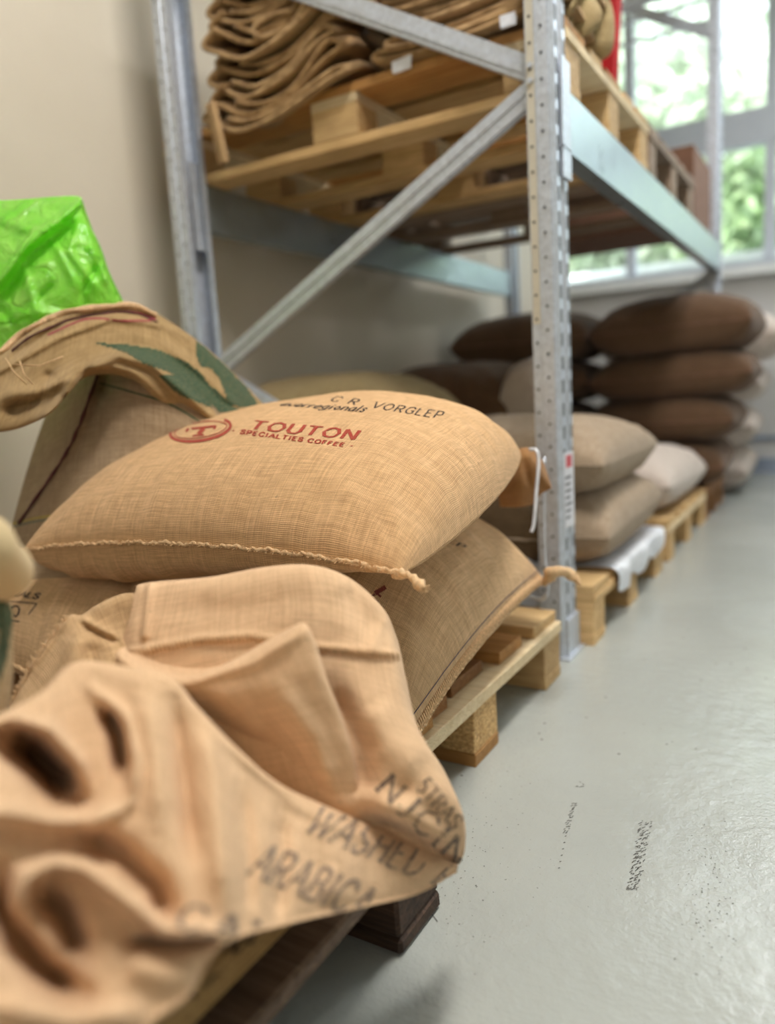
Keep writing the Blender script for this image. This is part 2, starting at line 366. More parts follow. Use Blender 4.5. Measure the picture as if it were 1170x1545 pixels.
def sheet_grid(rows, ny, nx, strokes=(), noise=(0, 1), seed=0):
    """control rows of (x, y, distance) -> grid of world points, folds raised or sunk by strokes (polyline, width, height in metres)"""
    A = catmull(np.array(rows, float), ny); A = np.swapaxes(catmull(np.swapaxes(A, 0, 1), nx), 0, 1)
    x, y, D = A[..., 0], A[..., 1], A[..., 2].copy()
    for st in strokes:
        pl, w, amp = st[:3]; pl = np.array(pl, float); best = np.full(x.shape, 1e9); tt = np.zeros(x.shape); L = 0
        segs = np.linalg.norm(np.diff(pl, axis=0), axis=1); tot = segs.sum()
        for a, b, sl in zip(pl[:-1], pl[1:], segs):
            t_ = np.clip(((x-a[0])*(b[0]-a[0])+(y-a[1])*(b[1]-a[1]))/sl**2, 0, 1)
            d = np.hypot(x-a[0]-t_*(b[0]-a[0]), y-a[1]-t_*(b[1]-a[1])); mk = d < best
            best = np.where(mk, d, best); tt = np.where(mk, (L+t_*sl)/tot, tt); L += sl
        taper = np.clip(np.minimum(tt, 1-tt)*4+(.35 if len(st) < 4 else st[3]), 0, 1)
        D -= amp*np.exp(-(best/w)**2)*taper
    if noise[0]:
        D += noise[0]*nz(x/noise[1], y/noise[1], 0, seed)
    return P(x, y, D)
def solid(o, th, off=-1):
    md = o.modifiers.new('thickness', 'SOLIDIFY'); md.thickness = th; md.offset = off; return o
def sheet(name, G, mat, parent=None, th=.0015, label=None):
    S = Surf(G); flip = np.median(S.front) < 0
    me = grid_mesh(name, G, S.UV, flip); o = link(name, me, mat, parent, label=label)
    if th: solid(o, th)
    return S, o

def sack_grid(c, top, bot, bow=((0, 0, 0),)*4, n=(64, 80), pu=2.4, pv=2.4, e=.62, pucker=.05, seed=1, rough=.006, botflat=.7, skew=(0, 0), bskew=0., eb=None):
    """pillow between four corners c (near-left, near-right, far-right, far-left); returns top grid, bottom grid"""
    c = [np.array(q, float) for q in c]; ny, nx = n
    # finer rows near the edges
    g = lambda k: np.sin(np.linspace(-math.pi/2, math.pi/2, k))*.75+np.linspace(-1, 1, k)*.25
    U, V = np.meshgrid(g(nx), g(ny)); a, b = (U[..., None]+1)/2, (V[..., None]+1)/2
    base = (1-b)*((1-a)*c[0]+a*c[1])+b*((1-a)*c[3]+a*c[2])
    bw = [np.array(q, float) for q in bow]
    uu, vv = 1-U[..., None]**2, 1-V[..., None]**2
    uu, vv = uu**.8, vv**.8
    base = base+uu*((1-b)*bw[0]+b*bw[2])+vv*(a*bw[1]+(1-a)*bw[3])
    du, dv = 1-np.abs(U), 1-np.abs(V)
    eu, ev = e if isinstance(e, tuple) else (e, e)
    prof = ((1-np.abs(U)**pu)**eu)*((1-np.abs(V)**pv)**ev)
    mean = np.array([0, 0, 1.])
    s = seed*7.3
    ru = np.sin(V*23+s+3*nz(V*2, U, 0, s))+.6*np.sin(V*41+2*s); rv = np.sin(U*23+2*s+3*nz(U*2, V, 1, s))+.6*np.sin(U*43+s)
    pk = pucker*(ru*np.exp(-(du/.16)**1.3)+rv*np.exp(-(dv/.16)**1.3))
    # creases running in from the corners
    cr = 0
    for sx in (-1, 1):
        for sy in (-1, 1):
            x, y = 1-sx*U, 1-sy*V; r = np.hypot(x, y); th = np.arctan2(y, x); cr = cr+pucker*1.3*np.sin(th*13+s+sx+2*sy)*np.exp(-r/.42)*np.clip(r/.12, 0, 1)
    sk = 1+skew[0]*U+skew[1]*V
    lump = rough*nz(U*3+s, V*3, 0, s)*prof**.5
    T = base+mean*(top*sk*prof*(1+pk+cr)+lump)[..., None]
    pb = prof if eb is None else ((1-np.abs(U)**pu)**eb[0])*((1-np.abs(V)**pv)**eb[1])
    pb = np.minimum(pb, botflat)/botflat*(1+bskew*U)
    B = base-mean*(bot*sk*pb*(1+pk*1.5+cr)-lump*.5)[..., None]
    L = np.linalg.norm(c[1]-c[0]), np.linalg.norm(c[3]-c[0])
    return T, B
def sack(c, top, bot, mat, name='coffee_sack', parent=None, root=None, hem=('near',), hem_mat=None, hem_r=.004, res=None, **k):
    if res: k['n'] = res
    T, B = sack_grid(c, top, bot, **k); S = Surf(T); SB = Surf(B)
    me = grid_mesh(name, T, S.UV, False, (B, SB.UV)); o = link(name, me, mat, parent)
    return S, SB, o
def edge_rope(S, side, name, mat, parent, r=.0035, out=.0, tw=.8, step=1, n=8, ridge=.28, lift=0):
    L = {'near': S.G[0], 'far': S.G[-1], 'left': S.G[:, 0], 'right': S.G[:, -1]}[side]
    # resample evenly
    d = np.concatenate([[0], np.cumsum(np.linalg.norm(np.diff(L, axis=0), axis=1))]); k = max(8, int(d[-1]/.003)//step)
    t = np.linspace(0, d[-1], k); Q = np.stack([np.interp(t, d, L[:, i]) for i in range(3)], 1); Q[:, 2] += lift+.0012*np.sin(t*90)+.0008*np.sin(t*210)
    return MB().tube(Q, r, n, ridge, tw).build(name, mat, parent, True)

# ------------------------------------------------------------------ lettering (pen strokes cut into small quads)
GL = {  # polylines on a 0..1 x 0..1 box; width of the glyph first
 'A': (.95, [[(0, 0), (.5, 1)], [(.5, 1), (1, 0)], [(.2, .38), (.8, .38)]]), 'B': (.8, [[(.1, 0), (.1, 1)], [(.1, 1), (.6, 1), (.85, .88), (.85, .66), (.6, .53), (.1, .53)], [(.6, .53), (.95, .42), (.95, .12), (.65, 0), (.1, 0)]]),
 'C': (.9, [[(.95, .8), (.75, .97), (.5, 1), (.2, .88), (.04, .5), (.2, .12), (.5, 0), (.75, .03), (.95, .2)]]), 'D': (.9, [[(.1, 0), (.1, 1)], [(.1, 1), (.5, 1), (.85, .82), (.95, .5), (.85, .18), (.5, 0), (.1, 0)]]),
 'E': (.75, [[(.1, 0), (.1, 1)], [(.1, 1), (.92, 1)], [(.1, .52), (.75, .52)], [(.1, 0), (.95, 0)]]), 'F': (.7, [[(.1, 0), (.1, 1)], [(.1, 1), (.92, 1)], [(.1, .52), (.75, .52)]]),
 'G': (.9, [[(.95, .8), (.75, .97), (.5, 1), (.2, .88), (.04, .5), (.2, .12), (.5, 0), (.75, .03), (.95, .15), (.95, .45), (.6, .45)]]),
 'H': (.9, [[(.1, 0), (.1, 1)], [(.9, 0), (.9, 1)], [(.1, .52), (.9, .52)]]), 'I': (.3, [[(.5, 0), (.5, 1)]]), 'J': (.6, [[(.75, 1), (.75, .2), (.55, 0), (.25, 0), (.05, .2)]]),
 'L': (.7, [[(.1, 1), (.1, 0)], [(.1, 0), (.95, 0)]]), 'M': (1.1, [[(.08, 0), (.08, 1)], [(.08, 1), (.5, .15)], [(.5, .15), (.92, 1)], [(.92, 1), (.92, 0)]]),
 'N': (.9, [[(.1, 0), (.1, 1)], [(.1, 1), (.9, 0)], [(.9, 0), (.9, 1)]]),
 'O': (1., [[(.5, 1), (.2, .9), (.04, .5), (.2, .1), (.5, 0), (.8, .1), (.96, .5), (.8, .9), (.5, 1)]]),
 'P': (.8, [[(.1, 0), (.1, 1)], [(.1, 1), (.65, 1), (.92, .87), (.92, .6), (.65, .47), (.1, .47)]]), 'R': (.85, [[(.1, 0), (.1, 1)], [(.1, 1), (.65, 1), (.9, .87), (.9, .63), (.65, .5), (.1, .5)], [(.5, .5), (.95, 0)]]),
 'S': (.75, [[(.92, .82), (.7, .98), (.4, 1), (.12, .88), (.12, .66), (.4, .54), (.7, .46), (.92, .32), (.9, .12), (.6, 0), (.3, .02), (.06, .2)]]),
 'T': (.85, [[(.5, 0), (.5, 1)], [(.02, 1), (.98, 1)]]), 'U': (.9, [[(.1, 1), (.1, .25), (.3, 0), (.7, 0), (.9, .25), (.9, 1)]]), 'V': (.9, [[(0, 1), (.5, 0)], [(.5, 0), (1, 1)]]),
 'W': (1.3, [[(0, 1), (.27, 0)], [(.27, 0), (.5, .9)], [(.5, .9), (.73, 0)], [(.73, 0), (1, 1)]]), '5': (.7, [[(.85, 1), (.2, 1)], [(.2, 1), (.12, .58)], [(.12, .58), (.5, .64), (.88, .45), (.88, .18), (.55, 0), (.1, .1)]]),
 '-': (.5, [[(.05, .5), (.95, .5)]]), '.': (.3, [[(.4, .5), (.6, .5)]]), ' ': (.45, []),
 'a': (.6, [[(.9, .6), (.5, .65), (.1, .35), (.3, 0), (.7, .05), (.9, .4)], [(.9, .6), (.9, 0)]]), 'e': (.6, [[(.1, .35), (.9, .35), (.85, .58), (.5, .66), (.1, .4), (.2, .06), (.6, 0), (.9, .12)]]),
 'g': (.6, [[(.9, .6), (.5, .66), (.1, .35), (.4, .02), (.9, .15)], [(.9, .62), (.85, -.2), (.4, -.35), (.1, -.22)]]), 'i': (.3, [[(.5, 0), (.5, .62)], [(.5, .8), (.5, .9)]]), 'l': (.3, [[(.5, 0), (.5, 1)]]),
 'n': (.6, [[(.12, 0), (.12, .62)], [(.12, .45), (.5, .66), (.85, .5), (.88, 0)]]), 'o': (.65, [[(.5, .65), (.1, .33), (.5, 0), (.9, .33), (.5, .65)]]), 'r': (.45, [[(.15, 0), (.15, .62)], [(.15, .42), (.5, .66), (.9, .6)]]),
 's': (.5, [[(.85, .55), (.45, .66), (.15, .5), (.8, .2), (.5, 0), (.1, .1)]]), 'v': (.55, [[(0, .62), (.45, 0)], [(.45, 0), (1, .62)]]),
}
def glyph_quads(text, thick=.16, thin=.09, serif=.0, gap=.18, slant=0., stepn=5):
    """quads in a box of width 0..1, height 0..1"""
    x = 0; Q = []
    for ch in text:
        w, pls = GL[ch]
        for pl in pls:
            pts = []
            for (a, b) in zip(pl[:-1], pl[1:]):
                k = max(1, int(math.hypot((b[0]-a[0])*w, b[1]-a[1])*stepn))
                pts += [(a[0]+(b[0]-a[0])*i/k, a[1]+(b[1]-a[1])*i/k) for i in range(k)]
            pts.append(pl[-1]); pts = np.array([(x+p[0]*w, p[1]) for p in pts])
            for i in range(len(pts)-1):
                a, b = pts[i], pts[i+1]; d = b-a; L = np.hypot(*d)+1e-9; d = d/L; n = np.array([-d[1], d[0]])
                diag = abs(d[0]*d[1])*2
                wd_ = thin+(thick-thin)*min(1, abs(d[1])+.0) if d[0]*d[1] <= .05 or diag < .3 else thin+(thick-thin)*.25
                e = d*wd_*.25 if 0 < i < len(pts)-2 or len(pl) > 2 else d*0
                Q.append([a-n*wd_/2-e, b-n*wd_/2+e, b+n*wd_/2+e, a+n*wd_/2-e])
            if serif:
                for e_, o_ in ((pts[0], pts[1]), (pts[-1], pts[-2])):
                    if abs(e_[1]-round(e_[1])) < .02 and abs(o_[0]-e_[0]) < abs(o_[1]-e_[1])*1.2:
                        h_ = thin*.8*(1 if e_[1] < .5 else -1); Q.append([e_+(-serif, 0), e_+(serif, 0), e_+(serif, h_), e_+(-serif, h_)])
        x += w+gap
    tot = x-gap; out = []
    for q in Q:
        q = np.array(q); q[:, 0] = (q[:, 0]+slant*q[:, 1])/tot; out.append(q)
    return out
def decal(name, S, quads, mat, parent, off=.0008):
    """quads: list of (k,2) arrays of points where the print stands on surface S"""
    if not quads: return
    pts = np.vstack(quads); W3, UV, ok = S.inv(pts, off); V = []; F = []; U = []; k = 0; b = 0
    for q in quads:
        n = len(q); idx = np.arange(k, k+n); k += n
        if not ok[idx].all(): continue
        if max(np.linalg.norm(W3[idx][i]-W3[idx][0]) for i in range(n)) > .05: continue
        V += [tuple(p) for p in W3[idx]]; U += [tuple(p) for p in UV[idx]]; F.append(list(range(b, b+n))); b += n
    me = bpy.data.meshes.new(name); me.from_pydata(V, [], F); l = me.uv_layers.new(name='UVMap')
    fl = [v for f in F for v in f]; l.data.foreach_set('uv', np.array([U[v] for v in fl], np.float32).ravel()); me.update()
    # face towards the camera side
    bm = bmesh.new(); bm.from_mesh(me)
    for f in bm.faces:
        if f.normal.dot(Vector(CAM)-f.calc_center_median()) < 0: f.normal_flip()
    bm.to_mesh(me); bm.free()
    return link(name, me, mat, parent)
def text_on(name, S, text, TL, TR, BR, BL, mat, parent, **k):
    TL, TR, BR, BL = map(np.array, (TL, TR, BR, BL)); qs = []
    for q in glyph_quads(text, **k):
        a = q[:, :1]; b = q[:, 1:]; qs.append((1-b)*((1-a)*BL+a*BR)+b*((1-a)*TL+a*TR))
    return decal(name, S, qs, mat, parent)
def fill_poly(outline, step=3):
    """cut an outline into small squares clipped to it (grid cells whose centre lies inside)"""
    o = np.array(outline, float); x0, y0 = o.min(0); x1, y1 = o.max(0); qs = []
    def inside(x, y):
        c = False
        for (ax, ay), (bx, by) in zip(o, np.roll(o, -1, 0)):
            if (ay > y) != (by > y) and x < (bx-ax)*(y-ay)/(by-ay)+ax: c = not c
        return c
    y = y0
    while y < y1:
        x = x0
        while x < x1:
            if inside(x+step/2, y+step/2): qs.append(np.array([(x, y), (x+step, y), (x+step, y+step), (x, y+step)]))
            x += step
        y += step
    return qs
def stroke_quads(pl, w, step=5):
    pl = np.array(pl, float); d = np.concatenate([[0], np.cumsum(np.linalg.norm(np.diff(pl, axis=0), axis=1))]); k = max(2, int(d[-1]/step))
    A = catmull(pl, k+1); T = np.gradient(A, axis=0); T /= np.linalg.norm(T, axis=1, keepdims=True); N = np.stack([-T[:, 1], T[:, 0]], 1)
    ws = np.interp(np.linspace(0, 1, k+1), np.linspace(0, 1, len(w)), w) if hasattr(w, '__len__') else np.full(k+1, w)
    return [np.array([A[i]-N[i]*ws[i]/2, A[i+1]-N[i+1]*ws[i+1]/2, A[i+1]+N[i+1]*ws[i+1]/2, A[i]+N[i]*ws[i]/2]) for i in range(k)]

# ================================================================== SETTING
XW, YB = -1.78, 5.27        # left wall, back wall
fl = MB().box((XW-.2, -3, -.1), (6, YB+.2, 0)).build('floor', M['floor']); tag(fl, kind='structure')
o = MB().box((XW-.2, -3, 0), (XW, YB+.2, 4.0)).build('wall_left', M['wall']); tag(o, kind='structure')
o = MB().box((XW-.2, -3, 4.0), (6, YB+.2, 4.15)).build('ceiling', M['ceiling']); tag(o, kind='structure')
o = MB().box((4.5, -3, 0), (4.7, YB+.2, 4.0)).build('wall_right', M['wall']); tag(o, kind='structure')
o = MB().box((XW, -3.2, 0), (4.5, -3, 4.0)).build('wall_front', M['wall']); tag(o, kind='structure')
WX0, WX1, WZ0, WZ1 = -1.72, 4.4, 1.25, 3.80
wb = MB().box((XW, YB, 0), (6, YB+.2, WZ0)).box((XW, YB, WZ1), (6, YB+.2, 4.0)).box((XW, YB, WZ0), (WX0, YB+.2, WZ1)).box((WX1, YB, WZ0), (6, YB+.2, WZ1)).build('wall_back', M['wall_back']); tag(wb, kind='structure')
bb = MB().box((XW, YB-.03, 0), (6, YB-.001, .09)).box((XW, YB-.015, .20), (6, YB-.001, .23)).build('baseboard_back', M['kerb']); tag(bb, kind='structure')
sl = MB().box((WX0-.05, YB-.12, WZ0-.05), (WX1+.05, YB+.06, WZ0)).build('trim_1', M['sill']); tag(sl, kind='structure')
win = bpy.data.objects.new('window_1', None); COL.objects.link(win); win.location = (WX0, YB+.1, WZ0); tag(win, kind='structure')
def inw(mb, name, mat, parent=win):
    o = mb.build(name, mat, parent); o.matrix_parent_inverse = Matrix.Translation(-Vector(win.location)); return o
win_x = [WX0, -1.22, -.40, .55, 1.5, 2.45, 3.4, WX1]
fr = MB().box((WX0, YB+.04, WZ0), (WX1, YB+.12, WZ0+.05)).box((WX0, YB+.04, WZ1-.05), (WX1, YB+.12, WZ1))
inw(fr, 'window_frame', M['frame'])
inw(MB().box((WX0, YB+.03, 1.97), (WX1, YB+.13, 2.17)), 'transom', M['frame'])
for i, x in enumerate(win_x):
    w_ = .03 if 0 < i < len(win_x)-1 else .025
    inw(MB().box((x-w_+(.025 if i == 0 else 0), YB+.035, WZ0+.02), (x+w_-(.025 if i == len(win_x)-1 else 0), YB+.125, WZ1-.02)), 'mullion', M['frame'])
for x0, x1 in zip(win_x[:-1], win_x[1:]):
    for z0, z1 in ((WZ0+.05, 1.97), (2.17, WZ1-.05)):
        inw(MB().box((x0+.025, YB+.075, z0), (x1-.025, YB+.081, z1)), 'pane', M['glass'])

# ------------------------------------------------------------------ outside
gw = MB().box((-9, 6.4, 0), (9, 6.6, 1.46)).box((-9, 6.36, 1.46), (9, 6.64, 1.50)).build('bright_band_wall', M['sill']); tag(gw, 'low white wall added outside the window for the bright band above the sill', 'wall')  # added white wall; sunlit, it makes the bright band below the shrubs
gb = MB()
for i in range(8):
    y0, y1 = YB+.2+i*2.2, YB+.2+(i+1)*2.2; z = lambda y: -.1+max(0, y-YB-1)*.17
    gb.poly([(-16, y0, z(y0)), (14, y0, z(y0)), (14, y1, z(y1)), (-16, y1, z(y1))])
gb = gb.build('grass_bank', M['grass']); tag(gb, kind='structure')
def leafy(name, x, y, zb, rx, rz, n, mat, label, th=.35):
    t_ = empty(name, (x, y, zb), label, 'shrub' if rz < .9 else 'tree')
    MB().cyl((0, 0, 0), (.05, .03, th+rz*.6), .05, 7, .03).build('trunk', M['bark'], t_)
    d = RNG.normal(size=(n, 3)); d /= np.linalg.norm(d, axis=1, keepdims=True); r = RNG.random(n)**.35
    c = d*r[:, None]*np.array([rx, rx, rz])*(1+.25*nz(d[:, :1]*4, d[:, 1:2]*4, d[:, 2:]*4, x))+np.array([0, 0, th+rz])
    a = RNG.normal(size=(n, 3)); a /= np.linalg.norm(a, axis=1, keepdims=True); b = np.cross(a, RNG.normal(size=(n, 3))); b /= np.linalg.norm(b, axis=1, keepdims=True)
    s = .08+.08*RNG.random((n, 1)); V = np.stack([c-a*s, c+b*s*.5, c+a*s, c-b*s*.5], 1).reshape(-1, 3)
    me = bpy.data.meshes.new('foliage'); me.from_pydata(V.tolist(), [], np.arange(4*n).reshape(-1, 4).tolist()); o = link('foliage', me, mat, t_); o['kind'] = 'stuff'
leafy('leafy_shrub', -.55, 8.0, .9, .75, .62, 2600, M['leaf'], 'round green shrub outside, low in the window right of the far rack post')
leafy('leafy_shrub', -2.3, 8.0, .9, .8, .62, 2600, M['leaf2'], 'pale green shrub outside behind the pallets of the upper level')
leafy('leafy_tree', -2.6, 11.0, .8, 1.7, 2.3, 6000, M['leaf2'], 'pale green tree outside behind the red cloth, in the left window bay')
leafy('leafy_tree', 1.3, 12.0, 1., 1.7, 2.5, 6000, M['leaf2'], 'pale leafy tree outside at the right edge of the window view')
leafy('leafy_tree', -5.8, 11.5, .8, 1.6, 1.8, 2600, M['leaf'], 'leafy tree outside furthest left behind the rack')
leafy('leafy_tree', 4.9, 10, .6, 1.5, 1.8, 2600, M['leaf'], 'green tree outside the right-hand window bays')
leafy('leafy_tree', -.6, 15.5, 1.2, 2.6, 3.2, 6500, M['leaf2'], 'tallest pale tree outside, in the gap between the two nearer trees')

# ================================================================== RACK
YF, YB2 = 1.61, 4.07
XF, XR = -.522, -1.62
rack = empty('pallet_rack', (-1.07, 2.84, 0), 'tall galvanised steel pallet rack carrying pallets of folded sacks', 'rack')
def inp(mb, name, mat, parent=rack, root=None, smooth=False, label=None):
    root = root or rack; o = mb.build(name, mat, parent, smooth, label); o.matrix_parent_inverse = Matrix.Translation(-Vector(root.location)); return o
def sub(mb, name, mat, parent, smooth=False, label=None):   # sub-part: parent part has identity basis (its mesh is in world coordinates)
    return mb.build(name, mat, parent, smooth, label)
ZT = 3.1
def post(xf, sx, y0, cream=False):
    """open steel upright, front face at x=xf, depth going along sx; y0..y0+.1"""
    T = .0025; y1 = y0+.1
    prof = [(xf+sx*.056, y0+.024), (xf+sx*.056, y0+.004), (xf+sx*.036, y0+.004), (xf+sx*.034, y0), (xf+sx*.008, y0), (xf, y0+.014), (xf, y0+.034), (xf+sx*.006, y0+.040), (xf+sx*.006, y0+.06), (xf, y0+.066),
            (xf, y1-.014), (xf+sx*.008, y1), (xf+sx*.034, y1), (xf+sx*.036, y1-.004), (xf+sx*.056, y1-.004), (xf+sx*.056, y1-.024)]
    mb = MB(); zs = [.004, .5, 1., 1.5, 2., 2.5, ZT]
    for a, b in zip(prof[:-1], prof[1:]):
        for z0, z1 in zip(zs[:-1], zs[1:]): mb.poly([(a[0], a[1], z0), (b[0], b[1], z0), (b[0], b[1], z1), (a[0], a[1], z1)])
    o = inp(mb, 'upright_post', M['steel']); md = o.modifiers.new('t', 'SOLIDIFY'); md.thickness = T; md.offset = 0
    hb = MB(); z = .06; k = 0
    while z < 2.2:
        for xx, dz in ((xf+sx*.046, 0), (xf+sx*.021, .025)):
            yy = y0+(.004 if xx == xf+sx*.046 else 0)-.0030
            hb.cyl((xx, yy+.0003, z+dz), (xx, yy-.0006, z+dz), .0030, 8)
        z += .05
    h = sub(hb, 'bolt_hole', M['black'], o); h['kind'] = 'stuff'
    sb = MB(); z = .05; ox = -sx*.0022
    while z < 2.2:
        for yy in (y0+.024, y0+.076): sb.box((xf+min(0, ox), yy-.006, z), (xf+max(0, ox)+.0002, yy+.006, z+.028))
        z += .05
    h = sub(sb, 'slot', M['slot'], o); h['kind'] = 'stuff'
    if cream:
        sub(MB().box((xf+sx*.054, y0+.0014, .75), (xf+sx*.0375, y0+.0024, 3.0)), 'cream_strip', M['steel_cream'], o, label='cream coloured recessed strip')
    inp(MB().box((xf-.02 if sx < 0 else xf-.02, y0-.01, 0), (xf+.02 if sx > 0 else xf+.014, y1+.01, .005)).box((xf-.004*(-sx if sx < 0 else 1), y0+.01, 0), (xf+.006, y1-.004, .09)), 'foot_plate', M['steel'])
    return o
p1 = post(XF, -1, YF, True); post(XR, 1, YF); post(XF, -1, YB2); post(XR, 1, YB2)
# printed load label on the front upright
lb = sub(MB().box((XF+.0015, YF+.016, .30), (XF+.0026, YF+.084, .47)), 'load_label', M['label_white'], p1, label='white and red printed load label')
mbk = MB().box((XF+.0026, YF+.03, .435), (XF+.003, YF+.07, .462)); 
l2 = MB()
for k in range(7): l2.box((XF+.0026, YF+.022, .32+k*.015), (XF+.003, YF+.05+.02*random.random(), .326+k*.015))
inp(mbk, 'label_mark', M['label_red']); inp(l2, 'label_print', M['label_ink'])['kind'] = 'stuff'
def cbrace(a, b, yc=YF+.055, w=.045):
    a, b = Vector((a[0], yc, a[1])), Vector((b[0], yc, b[1])); d = (b-a).normalized(); n = Vector((-d.z, 0, d.x)); mb = MB()
    mb.bar(a, b, w, .0025, (0, 1, 0))                                       # web, faces the camera
    for s in (-1, 1): mb.bar(a+n*s*w/2+Vector((0, .010, 0)), b+n*s*w/2+Vector((0, .010, 0)), .0025, .022, (0, 1, 0))
    mb.bar(a+n*.006+Vector((0, -.003, 0)), b+n*.006+Vector((0, -.003, 0)), .012, .003, (0, 1, 0))
    o = inp(mb, 'diagonal_brace', M['steel']); return o
zj = ony(1085, 45, YB2+.045)[2]
cbrace((-.575, zj), (-1.545, zj+.55), YB2+.045); cbrace((-.56, 1.10), (-1.545, .55), YB2+.045)
for q_ in ((1020, 46), (1010, 16)): inp(MB().bar((-1.56, YB2+.045, ony(*q_, YB2+.045)[2]), (-.57, YB2+.045, ony(*q_, YB2+.045)[2]), .012, .02), 'horizontal_brace', M['steel'])
for yc in (YF+.045, YB2+.045):
    if yc < 3:
        cbrace((-1.545, .715), (-.565, 1.245), yc); cbrace((-.565, 1.268), (-1.545, 1.82), yc)
        cbrace((-1.545, 1.83), (-.565, 2.35), yc); cbrace((-1.545, .705), (-.565, .16), yc)
    inp(MB().bar((-1.56, yc, 2.42), (-.57, yc, 2.42), .045, .02), 'horizontal_brace', M['steel'])
    inp(MB().bar((-1.56, yc, .13), (-.57, yc, .13), .045, .02), 'horizontal_brace', M['steel'])
for xx, zz in ((-.574, 1.238), (-.574, 1.268)):
    inp(MB().cyl((xx+.006, YF-.004, zz), (xx+.006, YF+.01, zz), .006, 6), 'bolt', M['steel'])
ZB0, ZB1 = 1.112, 1.243
def beam(xo, s, z0=ZB0, z1=ZB1):
    """stepped box beam with its outer face at x=xo"""
    prof = [(xo, z0), (xo, z1-.008), (xo-s*.008, z1), (xo-s*.045, z1), (xo-s*.045, z0+.003), (xo-s*.045, z0), (xo-s*.02, z0)]
    y0, y1 = YF+.1, YB2; mb = MB(); n = len(prof); k = len(mb.v)
    mb.v += [(p[0], y, p[1]) for y in (y0, y1) for p in prof]
    mb.f += [[k+i, k+(i+1) % n, k+n+(i+1) % n, k+n+i] for i in range(n)]+[list(range(k, k+n))[::-1], list(range(k+n, k+2*n))]
    o = inp(mb, 'load_beam', M['beam'])
    for y in (y0-.055, y1): sub(MB().box((xo-.0005 if s > 0 else xo-.004, y, z0-.06), (xo+.004 if s > 0 else xo+.0005, y+.055, z1+.045)).box((xo-.006, y+(0 if y > 2 else .0), z0+.0), (xo+.006, y+.055, z0+.004)), 'end_connector', M['steel'], o)
beam(XF+.003, 1); beam(XR-.003+.045, 1)
beam(XF+.003, 1, 2.45, 2.58); beam(XR+.042, 1, 2.45, 2.58)

# ================================================================== PALLETS
def pallet(y0, z0=0., x1=-.5, Ly=.8, Lx=1.2, label='', mats=None, decks=None, skip_bottom=False, ch=.0015, group=None):
    mt = dict(deck='pine', stringer='pine_pale', block='pine', bottom='pine'); mt.update(mats or {})
    root = empty('wooden_pallet', (x1-Lx/2, y0+Ly/2, z0), label, 'pallet', group)
    def part(lo, hi, name, mat, ch_=ch, lab=None):
        c = [(a+b)/2 for a, b in zip(lo, hi)]; c2 = (c[0]-root.location.x, c[1]-root.location.y, c[2]-z0)
        o = MB().box([a-b for a, b in zip(lo, c)], [a-b for a, b in zip(hi, c)], .0012, ch_).build(name, M[mat], root, label=lab); o.location = c2; return o
    x0 = x1-Lx; bx = [(x0, x0+.145), ((x0+x1)/2-.07, (x0+x1)/2+.07), (x1-.145, x1)]
    by = [(y0, y0+.1), (y0+Ly/2-.05, y0+Ly/2+.05), (y0+Ly-.1, y0+Ly)]
    pk = lambda v, i: v[i % len(v)] if isinstance(v, (list, tuple)) else v
    for i, (a, b) in enumerate(by):
        part((x0, a, z0), (x1, b, z0+.022), 'bottom_board', pk(mt['bottom'], i))
        for j, (c, d) in enumerate(bx): part((c+.001, a+.001, z0+.022), (d-.001, b-.001, z0+.1), 'block', pk(mt['block'], i))
    for j, (c, d) in enumerate(bx): part((c, y0, z0+.1), (d+(.004 if j == 2 else 0), y0+Ly, z0+.122), 'stringer_board', pk(mt['stringer'], j))
    if decks is None:
        decks = []; g = (Ly-.145*3-.2)/4; y = y0
        for w_ in (.145, .1, .145, .1, .145): decks.append((y, y+w_, x1, None)); y += w_+g
    for i, (a, b, xe, mm) in enumerate(decks): part((x0, a, z0+.122), (xe, b, z0+.144), 'deck_board', mm or pk(mt['deck'], i))
    return root
P1 = pallet(.72, label='wooden pallet under the two stacked printed sacks, beside the near rack post', x1=-.503,
       mats=dict(block=['chip', 'chip', 'pine'], bottom=['wood_brown', 'pine_orange', 'pine'], stringer='pine_pale'),
       decks=[(.74, .86, -.520, 'wood_brown'), (.885, .948, -.512, 'pine_orange'), (.958, 1.02, -.524, 'wood_brown'), (1.055, 1.185, -.534, 'wood_brown'), (1.225, 1.34, -.520, 'pine_orange'), (1.385, 1.52, -.512, 'pine')])
P0 = pallet(-.06, x1=-.402, label='old dark wooden pallet under the crumpled empty sacks, nearest the camera', mats=dict(deck='wood_shade_brown', stringer='wood_shade_brown', block='wood_old', bottom='wood_old'), ch=.004, decks=[(-.05, .09, -.47, None), (.13, .22, -.475, None), (.26, .40, -.47, None), (.44, .53, -.48, None), (.58, .72, -.45, None)])
P2 = pallet(1.725, x1=-.487, label='wooden pallet just behind the near rack post, with white film on its edge', mats=dict(block='pine', bottom='pine', stringer='pine', deck='pine'))
P3 = pallet(2.645, x1=-.487, label='wooden pallet under the whitish sack, third along the aisle')
P4 = pallet(3.47, x1=-.487, Ly=.57, label='wooden pallet under the tall stack of dark brown sacks', mats=dict(block='wood_brown', stringer='wood_brown', bottom='wood_brown', deck='wood_brown'))
zU = ZB1
U1 = pallet(1.715, z0=zU, x1=-.524, label='nearer wooden pallet up on the rack beams, under folded sacks', mats=dict(block='pine', bottom='pine', stringer='pine_pale', deck=['pine_orange', 'pine']))
U2 = pallet(2.545, z0=zU, x1=-.524, label='farther wooden pallet up on the rack beams', mats=dict(block='wood_grey', bottom='wood_grey', stringer='wood_grey', deck='wood_grey'))

